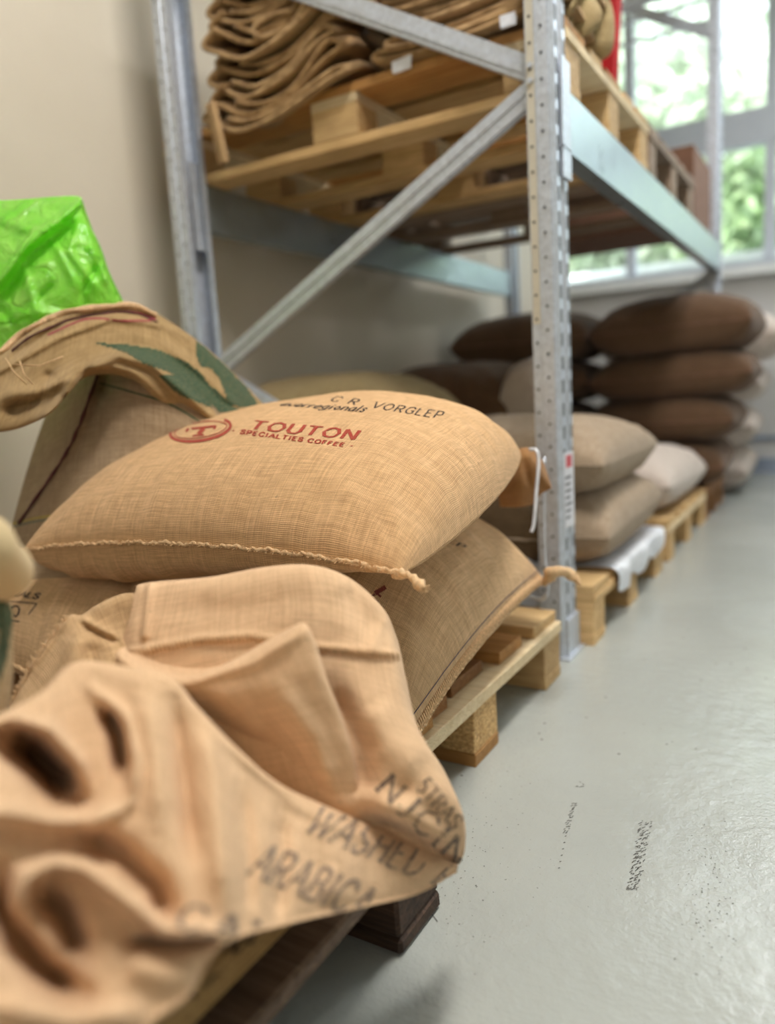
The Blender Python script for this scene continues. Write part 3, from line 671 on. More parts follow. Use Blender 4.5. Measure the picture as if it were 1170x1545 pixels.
# carton at the far end of the upper level
cb = empty('brown_carton', (-.9, 3.68, zU+.0), 'brown carton at the far end of the upper rack level', 'box')
MB().box((-.3, -.22, 0), (.36, .24, .30), .002, .003).build('carton_body', M['mud'], cb)
MB().box((-.3, -.025, .300), (.36, .025, .3015)).build('tape', M['wood_grey'], cb)
# red cloth hanging at the upper level
rows = []
for t_ in np.linspace(0, 1, 6):
    rows.append([(-1.00+.40*s+.012*math.sin(7*s+t_*3), 2.50+.03*math.sin(9*s+2*t_)+.03*t_, 2.05-.57*t_) for s in np.linspace(0, 1, 9)])
G = catmull(np.array(rows), 26); G = np.swapaxes(catmull(np.swapaxes(G, 0, 1), 50), 0, 1)
me = grid_mesh('red_cloth', G, arc_uv(G)); o = link('red_cloth', me, M['red_cloth']); solid(o, .02); tag(o, 'deep red cloth bundle standing behind the folded sacks on the upper level', 'cloth')

# ================================================================== FOLDED SACKS ON THE UPPER PALLET
def folded(prof, y0, y1, th, mat, label, n=60, seed=0, group=None, name='folded_sack', droop=0.):
    """a folded empty sack: its fold line seen end-on in XZ, running back along Y"""
    C = catmull(np.array(prof, float), n); ys = np.linspace(y0, y1, 9); G = np.zeros((9, n, 3))
    for i, y in enumerate(ys):
        f = i/8; w = .0045*nz(C[:, 0]*9+seed, np.full(n, f*2.), C[:, 1]*9, seed)
        G[i, :, 0] = C[:, 0]+.02*math.sin(seed*2+f*3)*f; G[i, :, 1] = y+.008*nz(C[:, 0]*9, C[:, 1]*9, 0, seed)*(1 if i in (0, 8) else .3); G[i, :, 2] = C[:, 1]+w*.6-droop*max(0, 1-f*6)
    me = grid_mesh(name, G, arc_uv(G)); o = link(name, me, mat); solid(o, th, 0); return tag(o, label, 'sack', group)
zt = zU+.146
# left stack: sagging layers with hairpin folds, seen from their ends
places = ['lowest', 'second from the bottom', 'third from the bottom', 'fourth from the bottom', 'middle', 'fourth from the top', 'third from the top', 'second from the top', 'topmost']
for k in range(9):
    zc = zt+.014+k*.041; xl, xr = -1.515+.02*(k % 2)+.005*k, -1.05-.02*(k % 3)-(.03 if k > 4 else 0); dip = .045+.012*(k % 3); a_ = .03+.008*(k % 2)
    lp = .020+.010*((k*2) % 3)                    # height of the fold loop at the right end
    pr = [(xl+.045, zc+.045+lp*.4), (xl+.0, zc+.030), (xl+.04, zc+.004), (xl+.13, zc-dip*.55), (xl+.26, zc-dip*.25), (xr-.06, zc+a_), (xr, zc+a_+lp*.55), (xr-.045, zc+a_+lp), (xl+.27, zc-dip*.25+.016), (xl+.16, zc-dip*.55+.018), (xl+.08, zc+.012)]
    if k in (4, 8): pr = pr[:8]+[(xl+.29, zc+.004), (xl+.20, zc+.0), (xl+.17, zc+.025), (xl+.22, zc+.042), (xl+.30, zc+.036)]
    folded(pr, 1.668+.008*((k*5) % 4), 2.32, .0115, M['folded'] if k % 2 else M['folded2'], f'folded brown burlap sack, {places[k]} in the left stack on the upper pallet', seed=k+1, group='folded sacks in the left stack', droop=.045 if k < 2 else .03)
hb_ = np.array([(-1.50, 1.66, zt+.03), (-1.485, 1.655, zt-.02), (-1.475, 1.655, zt-.08), (-1.47, 1.66, zt-.13)])
G = np.stack([catmull(hb_, 24)+np.array([w_, .006*math.sin(w_*200), 0]) for w_ in np.linspace(0, .035, 7)], 1); me = grid_mesh('loose_sack_end', G, arc_uv(G)); o = link('loose_sack_end', me, M['folded2']); solid(o, .006, 0); tag(o, 'loose end of a folded sack dangling below the left stack by the rear rack post', 'sack')
# right stack
for k in range(8):
    zc = zt+.012+k*.036; xl, xr = -.985+.015*(k % 3), -.515-.012*(k % 2)
    pr = [(xr-.02, zc+.03), (xr-.15, zc+.006), (xl+.12, zc-.006+.004*math.sin(k)), (xl+.02, zc+.004), (xl, zc+.013), (xl+.03, zc+.021), (xl+.15, zc+.012), (xr-.1, zc+.02), (xr, zc+.024)]
    folded(pr, 1.69+.012*((k*3) % 4), 2.05, .0105, M['folded2'] if k % 3 else M['folded'], f'folded burlap sack, {(["lowest", "second from the bottom", "third from the bottom", "fourth from the bottom", "fourth from the top", "third from the top", "second from the top", "topmost"])[k]} in the right stack on the upper pallet', seed=k+20, group='folded sacks in the right stack')
# dark cloth between the stacks; its colour paints in the shaded gap
folded([(-1.04, zt+.01), (-1.0, zt+.03), (-1.04, zt+.06), (-1.02, zt+.10), (-1.06, zt+.14), (-1.0, zt+.17)], 1.80, 2.3, .03, M['dark'], 'dark crumpled sack put in as the shade of the gap between the two folded stacks', seed=50)
# white paper tags sticking out
for q, (px_, py_, sx_, lab) in enumerate(((607, 97, .05, 'white paper tag lying on the edge of the upper pallet'), (768, 30, .035, 'white paper tag stuck between the folded sacks of the right stack'))):
    c = ony(px_, py_, 1.69); me_ = MB().box((-sx_/2, -.002, -.012), (sx_/2, .003, .012), .003, .0005).build('paper_tag', M['white_plastic']); me_.location = c; tag(me_, lab, 'tag')
# sacks draped over the aisle side of the upper pallet
def drape(y0, y1, x0, zt_, zl, seed, lab, mat=M['olive']):
    rows = []
    for y in np.linspace(y0, y1, 7):
        w = .02*math.sin(y*37+seed)+.012*math.sin(y*91+seed)
        rows.append([(x0-.25, y, zt_+.02), (x0-.08, y, zt_+.035+w*.6), (x0+.0+w*.4, y, zt_+.02+w*.4), (x0+.035+w, y, zt_-.03), (x0+.03+w*1.4, y, zl+.03*math.sin(y*23+seed)), (x0+.01+w, y, zl-.01+.03*math.sin(y*23+seed)), (x0-.03+w, y, zl+.03)])
    G = catmull(np.array(rows), 46); G = np.swapaxes(catmull(np.swapaxes(G, 0, 1), 40), 0, 1)
    me = grid_mesh('draped_sack', G, arc_uv(G), False); o = link('draped_sack', me, mat); solid(o, .014, 0); return tag(o, lab, 'sack', 'sacks hanging over the aisle side')
for i, (a, b, z1_, z2_, s_) in enumerate(((1.73, 1.88, zt+.10, zt+.03, 1), (1.89, 2.03, zt+.15, zt+.06, 2.4), (1.90, 2.12, zt+.25, zt+.19, 4.1), (1.74, 1.92, zt+.24, zt+.17, 5.2))):
    drape(a, b, -.565, z1_, z2_, s_, ['olive brown sack edge hanging over the upper pallet nearest the rack post', 'second olive sack hanging over the aisle side of the upper pallet', 'olive sack hanging over the aisle side in front of the red cloth', 'topmost olive sack hanging over the aisle side'][i])

# ================================================================== THE MAIN PRINTED SACK
A_, B_, C_, D_ = ony(34, 832, .775), onx(604, 866, -.425), (-.505, 1.325, .497), (-1.17, 1.38, .50)
main = empty('coffee_sack', (-.8, 1.0, .42), 'plump tan burlap coffee sack with red print on top, topmost on the near pallet', 'sack')
inv_main = Matrix.Translation(-Vector(main.location))
T, Bt = sack_grid([A_, B_, C_, D_], .150, .080, bow=((0, .012, .022), (.03, 0, .0), (0, .03, 0), (-.03, 0, .01)), n=(110, 130), skew=(.07, .04), bskew=-.65, eb=(.45, .30), pu=2.9, pv=2.3, e=(.44, .52), pucker=.035, seed=2, rough=.006, botflat=.8)
S1 = Surf(T); me = grid_mesh('sack_body', T, S1.UV, False, (Bt, Surf(Bt).UV)); body1 = link('sack_body', me, M['tan'], main); body1.matrix_parent_inverse = inv_main
hem = edge_rope(S1, 'near', 'rolled_hem', M['rope'], body1, r=.0030, tw=1.3, ridge=.3)
# fringe of the mouth seam
fb = MB(); L = S1.G[0]
for k in range(420):
    t_ = random.random()*(len(L)-2); i = int(t_); p = L[i]+(L[i+1]-L[i])*(t_-i); q = p+np.array([random.uniform(-.004, .004), -.004-random.random()*.004, random.uniform(-.003, .006)]); fb.bar(p, q, .0006, .0006, (0, 0, 1))
o = fb.build('fringe', M['rope'], body1); o['kind'] = 'stuff'
tie = np.array([S1.G[0][-1], S1.G[0][-1]]); e0 = np.array(B_)
e1 = P(640, 890, .815)
pts = [e0+(e1-e0)*f+np.array([0, 0, .006*math.sin(f*3.1)]) for f in np.linspace(-.25, 1, 30)]
tie = MB().tube(pts, [.0045+.0012*math.sin(f*9) for f in np.linspace(0, 1, 30)], 10, .3, 1.0)
for k in range(6):
    d = np.array([random.uniform(-.003, .003) for _ in range(3)]); tie.tube([e1+(e0-e1)*.15+d*.5, e1+d, e1+(e1-e0)*.08+d*2], [.0012, .001, .0006], 5)
tie.build('corner_tie', M['rope'], body1, True, 'twisted jute corner tie')
# prints
text_on('print_name', S1, 'TOUTON', (383, 635), (543, 650), (535, 664), (375, 647), M['red_ink'], body1, thick=.23, thin=.13, serif=0, gap=.22, slant=.1)
text_on('print_subtitle', S1, '- SPECIALTIES.COFFEE -', (352, 647), (535, 671), (532, 676), (349, 653), M['red_ink'], body1, thick=.30, thin=.22, gap=.30)
lg = []
for (ra, rb, w) in ((46, 16, 4.2), (40, 11.5, 1.3)):
    pl = []
    for k in range(49):
        t_ = 2*math.pi*k/48; x_ = ra*math.cos(t_); y_ = rb*math.sin(t_); an = -.16; pl.append((303+x_*math.cos(an)-y_*math.sin(an), 649+x_*math.sin(an)+y_*math.cos(an)))
    lg += stroke_quads(pl, w, 5)
lg += stroke_quads([(284, 647.5), (326, 643.5)], 3.2)+stroke_quads([(308, 646), (300, 656)], 6.5, 3)+stroke_quads([(291, 658), (308, 656.5)], 2.3)+stroke_quads([(285, 647), (281, 652)], 3.2, 2)+stroke_quads([(326, 643), (323, 648)], 3.2, 2)
decal('print_emblem', S1, lg, M['red_ink'], body1)
text_on('print_script', S1, 'averregionals', (428, 607), (556, 613), (549, 622), (421, 612), M['black_ink'], body1, thick=.17, thin=.09, gap=.12, slant=.3)
text_on('print_origin', S1, 'C R  VORGLEP', (508, 598), (672, 622), (664, 632), (497, 605), M['black_ink'], body1, thick=.18, thin=.08, serif=.12, gap=.3)

# ------------------------------------------------------------------ lower right sack
low = empty('coffee_sack', (-.8, 1.1, .2), 'tan burlap sack under the topmost printed sack, its tied corner towards the rack post', 'sack')
c = [(-1.14, .80, .21), (-.462, .79, .17), (-.497, 1.42, .232), (-1.14, 1.42, .24)]
T, Bt = sack_grid(c, .215, .05, bow=((0, -.03, 0), (-.006, 0, .024), (0, .02, 0), (0, 0, 0)), n=(100, 110), pu=2.7, pv=2.5, e=.5, pucker=.03, seed=5, botflat=.7)
S2 = Surf(T); me = grid_mesh('sack_body', T, S2.UV, False, (Bt, Surf(Bt).UV)); b2 = link('sack_body', me, M['tan_low'], low); b2.matrix_parent_inverse = Matrix.Translation(-Vector(low.location))
edge_rope(S2, 'right', 'rolled_hem', M['rope'], b2, r=.0032, tw=1.3, ridge=.3)
st = MB(); L = S2.G[:, -1]
def inset(S, dist):                 # line on the surface a given distance inside its right edge
    out = []
    for row in S.G:
        q = row[::-1]; dd = np.concatenate([[0], np.cumsum(np.linalg.norm(np.diff(q, axis=0), axis=1))]); out.append([np.interp(dist, dd, q[:, i]) for i in range(3)])
    return np.array(out)
L3 = inset(S2, .014)
d = np.concatenate([[0], np.cumsum(np.linalg.norm(np.diff(L, axis=0), axis=1))])
for t_ in np.arange(.02, d[-1]-.02, .0052):
    p = np.array([np.interp(t_, d, L[:, i]) for i in range(3)]); q = np.array([np.interp(t_+.004, d, L3[:, i]) for i in range(3)]); mid = (p+q)/2+np.array([.0035, 0, .002])
    st.tube([p+np.array([.002, 0, -.003]), mid, q+np.array([.0005, 0, .0006])], .0014, 5)
st.build('whip_stitching', M['rope'], b2, True)['kind'] = 'stuff'
L = inset(S2, .024)+np.array([.0006, 0, .0008]); MB().tube(L[3:-3], .0006, 5).build('dark_stitch_line', M['thread'], b2, True)
e = [S2.G[-1, -1], P(832, 866, 1.44), P(852, 863, 1.47), P(868, 872, 1.47), P(876, 882, 1.46)]
mb = MB().tube(catmull(np.array(e), 20), np.interp(np.linspace(0, 1, 20), [0, .3, .6, .8, 1], [.010, .013, .012, .006, .003]), 8, .3, .6)
mb.build('corner_ear', M['rope'], b2, True, 'twisted tied corner')
text_on('print_origin', S2, 'EP', (681, 813), (704, 824), (698, 828), (675, 818), M['black_ink'], b2, thick=.24, thin=.09, serif=.12, gap=.2)
decal('print_mark', S2, stroke_quads([(566, 896), (582, 886)], 7, 3)+stroke_quads([(569, 896), (575, 901)], 3, 2)+stroke_quads([(556, 903), (566, 897)], 3, 3)+stroke_quads([(561, 903), (571, 909)], 3, 3), M['dark_red_ink'], b2)

# ------------------------------------------------------------------ lower left sack on the same pallet
ll = empty('coffee_sack', (-1.3, .95, .25), 'tan printed sack in shade under the left side of the topmost printed sack', 'sack')
c = [(-1.50, .78, .20), (-.83, .72, .19), (-1.10, 1.40, .24), (-1.68, 1.40, .24)]
T, Bt = sack_grid(c, .165, .05, bow=((0, -.02, 0),)+((0, 0, 0),)*3, n=(80, 90), pu=3, pv=2.6, e=.5, seed=8, botflat=.7, pucker=.05)
S3 = Surf(T); me = grid_mesh('sack_body', T, S3.UV, False, (Bt, Surf(Bt).UV)); b3 = link('sack_body', me, M['tan_low'], ll); b3.matrix_parent_inverse = Matrix.Translation(-Vector(ll.location))
edge_rope(S3, 'near', 'rolled_hem', M['rope'], b3, r=.004)
text_on('print_name', S3, 'TON', (36, 862), (80, 864), (72, 871), (28, 869), M['red_ink'], b3, thick=.2, thin=.12, gap=.2, slant=.15)
text_on('print_word', S3, 'NALS', (20, 890), (62, 896), (57, 904), (14, 898), M['black_ink'], b3, thick=.26, thin=.2, gap=.15, slant=.1)
decal('print_crest', S3, stroke_quads([(10, 907), (56, 911)], 1.6)+stroke_quads([(56, 911), (44, 927)], 1.6)+stroke_quads([(16, 918), (24, 914), (30, 919), (26, 930), (20, 928)], 3)+stroke_quads([(10, 936), (30, 938)], 2), M['black_ink'], b3)

# ================================================================== CRUMPLED EMPTY SACK IN FRONT (three overlapping folds of one cloth)
cl = empty('empty_burlap_sack', tuple(P(350, 1200, .65)), 'large crumpled empty burlap sack with black stencilled letters, draped over the nearest pallet', 'sack')
icl = Matrix.Translation(-Vector(cl.location))
# back fold
rows = [
 [(215, 900, .86), (235, 893, .86), (330, 885, .86), (420, 880, .86), (490, 885, .87), (540, 905, .88), (575, 930, .89), (590, 960, .89)],
 [(207, 883, .80), (232, 879, .795), (320, 871, .79), (400, 856, .785), (470, 853, .785), (530, 874, .79), (580, 920, .80), (599, 962, .82)],
 [(196, 930, .775), (222, 928, .77), (320, 920, .765), (400, 910, .76), (480, 912, .755), (540, 928, .755), (588, 955, .765), (605, 985, .80)],
 [(180, 985, .765), (215, 975, .755), (320, 965, .745), (400, 960, .74), (480, 975, .735), (540, 985, .735), (596, 1000, .745), (613, 1022, .79)],
 [(180, 1060, .74), (230, 1060, .73), (340, 1060, .72), (430, 1060, .715), (500, 1062, .71), (560, 1066, .71), (614, 1074, .725), (632, 1100, .775)],
 [(200, 1140, .72), (260, 1140, .71), (360, 1140, .70), (450, 1140, .695), (530, 1142, .69), (600, 1146, .69), (655, 1152, .71), (672, 1165, .765)],
 [(240, 1220, .71), (320, 1220, .70), (400, 1220, .69), (490, 1222, .685), (570, 1224, .68), (640, 1222, .68), (690, 1216, .70), (700, 1232, .76)],
 [(300, 1290, .73), (380, 1290, .73), (460, 1290, .73), (540, 1290, .725), (610, 1290, .725), (660, 1288, .722), (697, 1270, .73), (702, 1280, .775)],
 [(340, 1330, .76), (420, 1330, .76), (500, 1330, .755), (560, 1330, .755), (620, 1322, .76), (655, 1316, .765), (686, 1302, .772), (694, 1304, .79)]]
stA = [([(180, 985), (300, 962), (380, 957), (470, 973), (605, 986)], 4.5, .0035, 1), ([(300, 974), (470, 984), (600, 997)], 6, -.002, 1),
       ([(226, 876), (218, 960)], 5, .004, 1), ([(218, 880), (208, 960)], 4, -.001, 1),
       ([(500, 1040), (545, 1130), (548, 1215)], 22, -.014), ([(560, 1060), (590, 1120), (640, 1160)], 30, .008), ([(530, 1190), (600, 1215), (650, 1210)], 16, .006),
       ([(560, 1232), (620, 1262), (690, 1302)], 13, -.020), ([(560, 1215), (630, 1240), (690, 1275)], 16, .012), ([(600, 1180), (660, 1230)], 14, -.004),
       ([(520, 880), (560, 940), (600, 960)], 24, -.008), ([(300, 900), (450, 890)], 30, .004), ([(585, 930), (560, 985)], 10, .004)]
stA = [(p_[0], p_[1], p_[2]*(1.4 if abs(p_[2]) > .0036 else 1))+tuple(p_[3:]) for p_ in stA]
G = sheet_grid(rows, 150, 150, stA, (.0022, 34), 1)
SA, oA = sheet('back_fold', G, M['cloth'], cl); oA.matrix_parent_inverse = icl
text_on('stencil_letters', SA, 'NJCIN', (592, 1166), (712, 1282), (688, 1308), (566, 1192), M['cloth_ink'], oA, thick=.17, thin=.06, serif=.13, gap=.25)
text_on('stencil_letters', SA, '5TRAS', (646, 1172), (700, 1236), (682, 1252), (627, 1190), M['cloth_ink'], oA, thick=.17, thin=.07, serif=.12, gap=.2)
# stitches of the seam
sb = MB(); qs = np.array([(x, np.interp(x, [185, 300, 380, 470, 605], [984, 962, 957, 973, 986])) for x in np.arange(188, 600, 6.2)]); w3, _, _ = SA.inv(qs, .002); w4, _, _ = SA.inv(qs+np.array([2.5, 11]), .0015)
for a, b in zip(w3, w4): sb.tube([a, (a+b)/2+(CAM-a)*.003, b], .0011, 5)
sb.build('seam_stitching', M['rope'], oA, True)['kind'] = 'stuff'
# middle fold with the pointed tip and the rolled lip
rows = [
 [(188, 975, .735), (205, 992, .728), (245, 1012, .72), (295, 1018, .715), (350, 996, .71), (410, 962, .705), (455, 940, .70), (470, 952, .70)],
 [(176, 986, .715), (200, 1004, .705), (245, 1022, .698), (300, 1026, .692), (355, 1006, .688), (415, 975, .682), (462, 950, .68), (482, 985, .69)],
 [(176, 1010, .715), (205, 1030, .70), (260, 1040, .69), (315, 1050, .682), (370, 1040, .675), (430, 1020, .67), (480, 1010, .672), (496, 1030, .69)],
 [(200, 1050, .72), (240, 1070, .71), (300, 1085, .70), (350, 1090, .69), (410, 1085, .68), (465, 1075, .672), (505, 1070, .676), (518, 1085, .695)],
 [(260, 1110, .73), (300, 1120, .72), (350, 1130, .71), (400, 1135, .70), (450, 1135, .69), (490, 1135, .68), (528, 1135, .682), (537, 1145, .70)],
 [(320, 1180, .74), (360, 1190, .73), (400, 1195, .715), (440, 1200, .70), (480, 1205, .69), (510, 1205, .685), (540, 1205, .688), (546, 1215, .70)],
 [(360, 1260, .75), (400, 1260, .74), (440, 1260, .725), (480, 1262, .71), (510, 1262, .70), (535, 1262, .70), (556, 1260, .70), (560, 1265, .71)]]
stM = [([(262, 1052), (360, 1130), (450, 1210)], 26, -.018), ([(280, 1030), (380, 1000), (455, 955)], 10, .006), ([(420, 1040), (470, 1110), (500, 1190)], 18, .006), ([(380, 1060), (430, 1130)], 16, -.004), ([(205, 1006), (300, 1010)], 8, .004)]
stM = [(p_[0], p_[1], p_[2]*1.5)+tuple(p_[3:]) for p_ in stM]
G = sheet_grid(rows, 100, 110, stM, (.0016, 30), 3)
SM, oM = sheet('middle_fold', G, M['cloth'], cl); oM.matrix_parent_inverse = icl
# inner side of the rolled lip
rows = [[(190, 978, .745), (240, 975, .75), (300, 968, .75), (360, 966, .75), (420, 962, .74)], [(196, 988, .742), (240, 998, .745), (300, 1000, .745), (360, 992, .74), (430, 962, .73)], [(210, 1000, .72), (250, 1018, .715), (300, 1024, .71), (360, 1004, .705), (425, 968, .70)]]
G = sheet_grid(rows, 24, 50, (), (.001, 20), 5); SL_, oL = sheet('lip_lining', G, M['cloth'], cl); oL.matrix_parent_inverse = icl
# front fold
crest = [(-90, 1125, .50), (0, 1080, .53), (62, 1046, .565), (112, 1002, .60), (190, 1008, .60), (258, 1024, .60), (298, 1068, .60), (369, 1140, .61), (430, 1188, .63), (529, 1232, .67), (615, 1275, .715), (692, 1305, .755)]
bott = [(-110, 1640, .36), (-10, 1640, .38), (60, 1640, .39), (120, 1630, .40), (180, 1600, .415), (225, 1545, .435), (285, 1500, .455), (335, 1425, .49), (430, 1393, .55), (545, 1367, .63), (630, 1346, .69), (690, 1313, .757)]
rows = []
cr_, bo_ = np.array(crest, float), np.array(bott, float)
wf = [1]*9+[.7, .35, 0.]; rows.append([(x+4*q, y+26*q, D+.05+.025*q) for (x, y, D), q in zip(crest, wf)]); rows.append([(x+q, y+5*q, D+.02+.01*q) for (x, y, D), q in zip(crest, wf)])
for t_ in (.0, .08, .25, .45, .65, .85, .97):
    r = cr_*(1-t_)+bo_*t_; r[:, 2] -= (.028*math.sin(math.pi*t_)**.7)*np.linspace(1, .25, 12); rows.append(r.tolist())
r = bo_.copy(); r[:, 1] += 3; rows.append(r.tolist()); r = bo_.copy(); r[:, 1] -= 6; r[:, 2] += .04; rows.append(r.tolist())
stB = [([(10, 1110), (45, 1140), (80, 1175), (112, 1198)], 27, -.050), ([(40, 1125), (95, 1180)], 18, -.03),
       ([(-40, 1100), (20, 1085), (75, 1100), (118, 1145), (132, 1190)], 11, .016), ([(-60, 1225), (20, 1228), (80, 1240), (140, 1240), (185, 1215)], 15, .018),
       ([(160, 1070), (178, 1110), (184, 1165)], 13, -.026), ([(140, 1040), (190, 1085), (205, 1150), (200, 1210)], 11, .012),
       ([(120, 1262), (180, 1290), (235, 1340), (250, 1395)], 24, -.020), ([(20, 1365), (40, 1322), (80, 1304), (125, 1310), (180, 1350), (250, 1405), (330, 1410)], 12, .020, 1),
       ([(-10, 1330), (10, 1400), (60, 1460), (120, 1500)], 26, -.028), ([(60, 1345), (95, 1380), (120, 1440)], 24, -.022), ([(-60, 1330), (20, 1310)], 30, -.006),
       ([(310, 1080), (325, 1180), (335, 1300), (345, 1370)], 24, .011), ([(262, 1060), (275, 1160), (290, 1290)], 16, -.010), ([(365, 1190), (375, 1300), (372, 1380)], 14, -.006),
       ([(215, 1040), (235, 1150), (240, 1240)], 22, .008), ([(425, 1230), (425, 1330), (415, 1390)], 15, -.007), ([(480, 1230), (520, 1300), (500, 1370)], 30, .006),
       ([(200, 1422), (260, 1424), (335, 1416)], 9, -.016), ([(190, 1450), (250, 1470), (300, 1470)], 26, .006), ([(0, 1520), (100, 1540), (200, 1530)], 20, .01),
       ([(330, 1110), (450, 1215), (600, 1290)], 12, .004)]
stB = [(p_[0], p_[1]*.92, p_[2]*(1.45 if abs(p_[2]) < .05 else 1.15))+tuple(p_[3:]) for p_ in stB]
G = sheet_grid(rows, 190, 230, stB, (.002, 45), 4)
SBf, oB = sheet('front_fold', G, M['cloth'], cl); oB.matrix_parent_inverse = icl
text_on('faint_stencil_letters', SBf, 'WASHED A', (488, 1218), (700, 1302), (676, 1344), (456, 1254), M['faint_ink'], oB, thick=.22, thin=.11, serif=.14, gap=.22)
text_on('faint_stencil_letters', SBf, 'ARABICA', (402, 1272), (575, 1345), (545, 1388), (372, 1320), M['faint_ink'], oB, thick=.22, thin=.11, serif=.14, gap=.22)
text_on('faint_stencil_letters', SBf, 'CAN', (280, 1362), (420, 1398), (410, 1440), (262, 1400), M['faint_ink'], oB, thick=.22, thin=.11, serif=.14, gap=.3)

# ------------------------------------------------------------------ folded printed sack on the nearest pallet, below the crumpled one
fo = empty('folded_sack', (-.62, .3, .15), 'yellowish folded sack with black lettering lying flat on the old dark pallet', 'sack')
for k in range(3):
    z = .146+k*.028; a = .0
    c = [(-1.1, -.1, z+.012), (-.405+k*.016, -.05, z+.012), (-.408+k*.018, .49-k*.008, z+.012), (-1.1, .56, z+.012)]
    T, Bt = sack_grid(c, .016, .012, n=(40, 50), pu=6, pv=8, e=.5, pucker=.1, seed=30+k, rough=.004, botflat=.9)
    Sf = Surf(T); me = grid_mesh('folded_layer', T, Sf.UV, False, (Bt, Surf(Bt).UV)); ol = link('folded_layer', me, M['yellow'], fo); ol.matrix_parent_inverse = Matrix.Translation(-Vector(fo.location))
text_on('stencil_letters', Sf, 'NAIS', (350, 1404), (428, 1398), (414, 1432), (335, 1440), M['black_ink'], ol, thick=.2, thin=.1, serif=.12, gap=.25)
text_on('stencil_letters', Sf, 'VRL', (290, 1500), (352, 1452), (372, 1480), (308, 1535), M['black_ink'], ol, thick=.2, thin=.1, serif=.12, gap=.25)

# ------------------------------------------------------------------ filling under the crumpled sack: a small full sack with a loose fringed flap
sm = empty('half_empty_sack', tuple(P(150, 1000, .78)), 'half-empty tan sack with a frayed flap between the printed sacks and the crumpled one', 'sack')
ism = Matrix.Translation(-Vector(sm.location))
rows = [
 [(20, 1060, .80), (45, 1010, .82), (75, 965, .83), (105, 938, .84), (120, 935, .84), (150, 915, .85), (190, 900, .86), (240, 900, .87)],
 [(15, 1065, .77), (40, 1015, .785), (72, 965, .795), (104, 930, .80), (125, 928, .80), (152, 912, .80), (192, 898, .80), (240, 905, .80)],
 [(10, 1085, .75), (50, 1035, .76), (85, 990, .765), (112, 955, .77), (140, 950, .775), (165, 945, .78), (195, 945, .785), (240, 950, .79)],
 [(0, 1110, .73), (60, 1065, .735), (95, 1025, .74), (125, 990, .745), (160, 985, .75), (185, 985, .755), (210, 985, .76), (250, 990, .77)],
 [(0, 1180, .70), (60, 1140, .70), (100, 1100, .71), (140, 1060, .715), (180, 1050, .72), (220, 1045, .73), (250, 1040, .74), (280, 1040, .75)],
 [(0, 1300, .66), (70, 1260, .66), (120, 1220, .67), (160, 1180, .68), (210, 1150, .69), (260, 1140, .70), (300, 1130, .71), (340, 1120, .72)]]
stS = [([(105, 932), (85, 955), (45, 1010)], 5, .006, 1), ([(120, 930), (150, 950), (178, 962)], 6, .008), ([(128, 945), (175, 968)], 6, -.008), ([(110, 960), (105, 1020)], 14, .008), ([(140, 970), (135, 1040)], 14, -.010)]
G = sheet_grid(rows, 80, 90, stS, (.002, 25), 8); SS, oS = sheet('loose_flap', G, M['tan_low'], sm); oS.matrix_parent_inverse = ism
c = [tuple(onz(25, 985, .30)), tuple(onz(215, 1000, .30)), tuple(onz(250, 900, .30)), tuple(onz(70, 900, .27))]
fr = MB()
qs = np.array([(np.interp(t_, [0, .33, .66, 1], [15, 42, 74, 104]), np.interp(t_, [0, .33, .66, 1], [1064, 1014, 966, 932])) for t_ in np.linspace(0, 1, 90)])
w3 = P(qs[:, 0], qs[:, 1], np.interp(qs[:, 0], [15, 104], [.765, .79]))
for p in w3: fr.bar(p, p+np.array([random.uniform(-.006, 0), random.uniform(-.002, .004), random.uniform(-.001, .006)]), .0007, .0007, (0, 1, 0))
o = fr.build('frayed_edge', M['rope'], oS); o['kind'] = 'stuff'
# heap under the cloths, so that they rest on something
for q, (c, tp, lab) in enumerate((
    ([(-1.05, .05, .20), (-.47, .08, .20), (-.49, .60, .20), (-1.05, .62, .20)], .07, 'low sack hidden under the crumpled empty sack, lying on the folded one'),
    )):
    S_, SB_, o = sack(c, tp, .03, M['dark'], seed=40+q, res=(30, 36), name='burlap_sack'); tag(o, lab, 'sack')

# ------------------------------------------------------------------ sack at the left edge with a rolled rim
le = empty('open_sack', tuple(P(-10, 930, .66)), 'open sack with rolled cream rim and green print at the left edge of the photo', 'sack')
ile = Matrix.Translation(-Vector(le.location))
rows = [[(-90, 860, .60), (-50, 855, .585), (-15, 870, .58), (5, 890, .60), (14, 900, .64), (10, 900, .68)], [(-90, 900, .60), (-50, 900, .585), (-15, 905, .58), (8, 915, .60), (19, 930, .64), (12, 930, .68)],
        [(-90, 980, .60), (-50, 980, .585), (-15, 985, .58), (8, 985, .60), (20, 985, .64), (12, 985, .68)], [(-90, 1040, .60), (-50, 1045, .585), (-15, 1050, .58), (5, 1050, .60), (18, 1042, .64), (12, 1040, .68)], [(-100, 1160, .60), (-60, 1160, .585), (-25, 1150, .58), (-5, 1130, .60), (5, 1110, .64), (0, 1100, .68)]]
G = sheet_grid(rows, 50, 40, [([(-5, 900), (2, 1000)], 8, -.005)], (.002, 25), 2); Sx, ox = sheet('sack_body', G, M['cream'], le); ox.matrix_parent_inverse = ile
decal('green_print', Sx, fill_poly([(-40, 925), (0, 905), (16, 912), (17, 940), (10, 990), (-2, 1030), (-10, 1000), (0, 950), (-20, 950)], 2.5), M['green_ink'], ox)
rim = [P(-110, 800, .56), P(-60, 805, .55), P(-14, 835, .56), P(2, 862, .60), P(-8, 850, .66), P(-50, 835, .70)]
rr = MB().tube(catmull(np.array(rim), 50), [.022+.002*math.sin(i*.5) for i in range(50)], 16).build('rolled_rim', M['cream'], le, True); rr.matrix_parent_inverse = ile

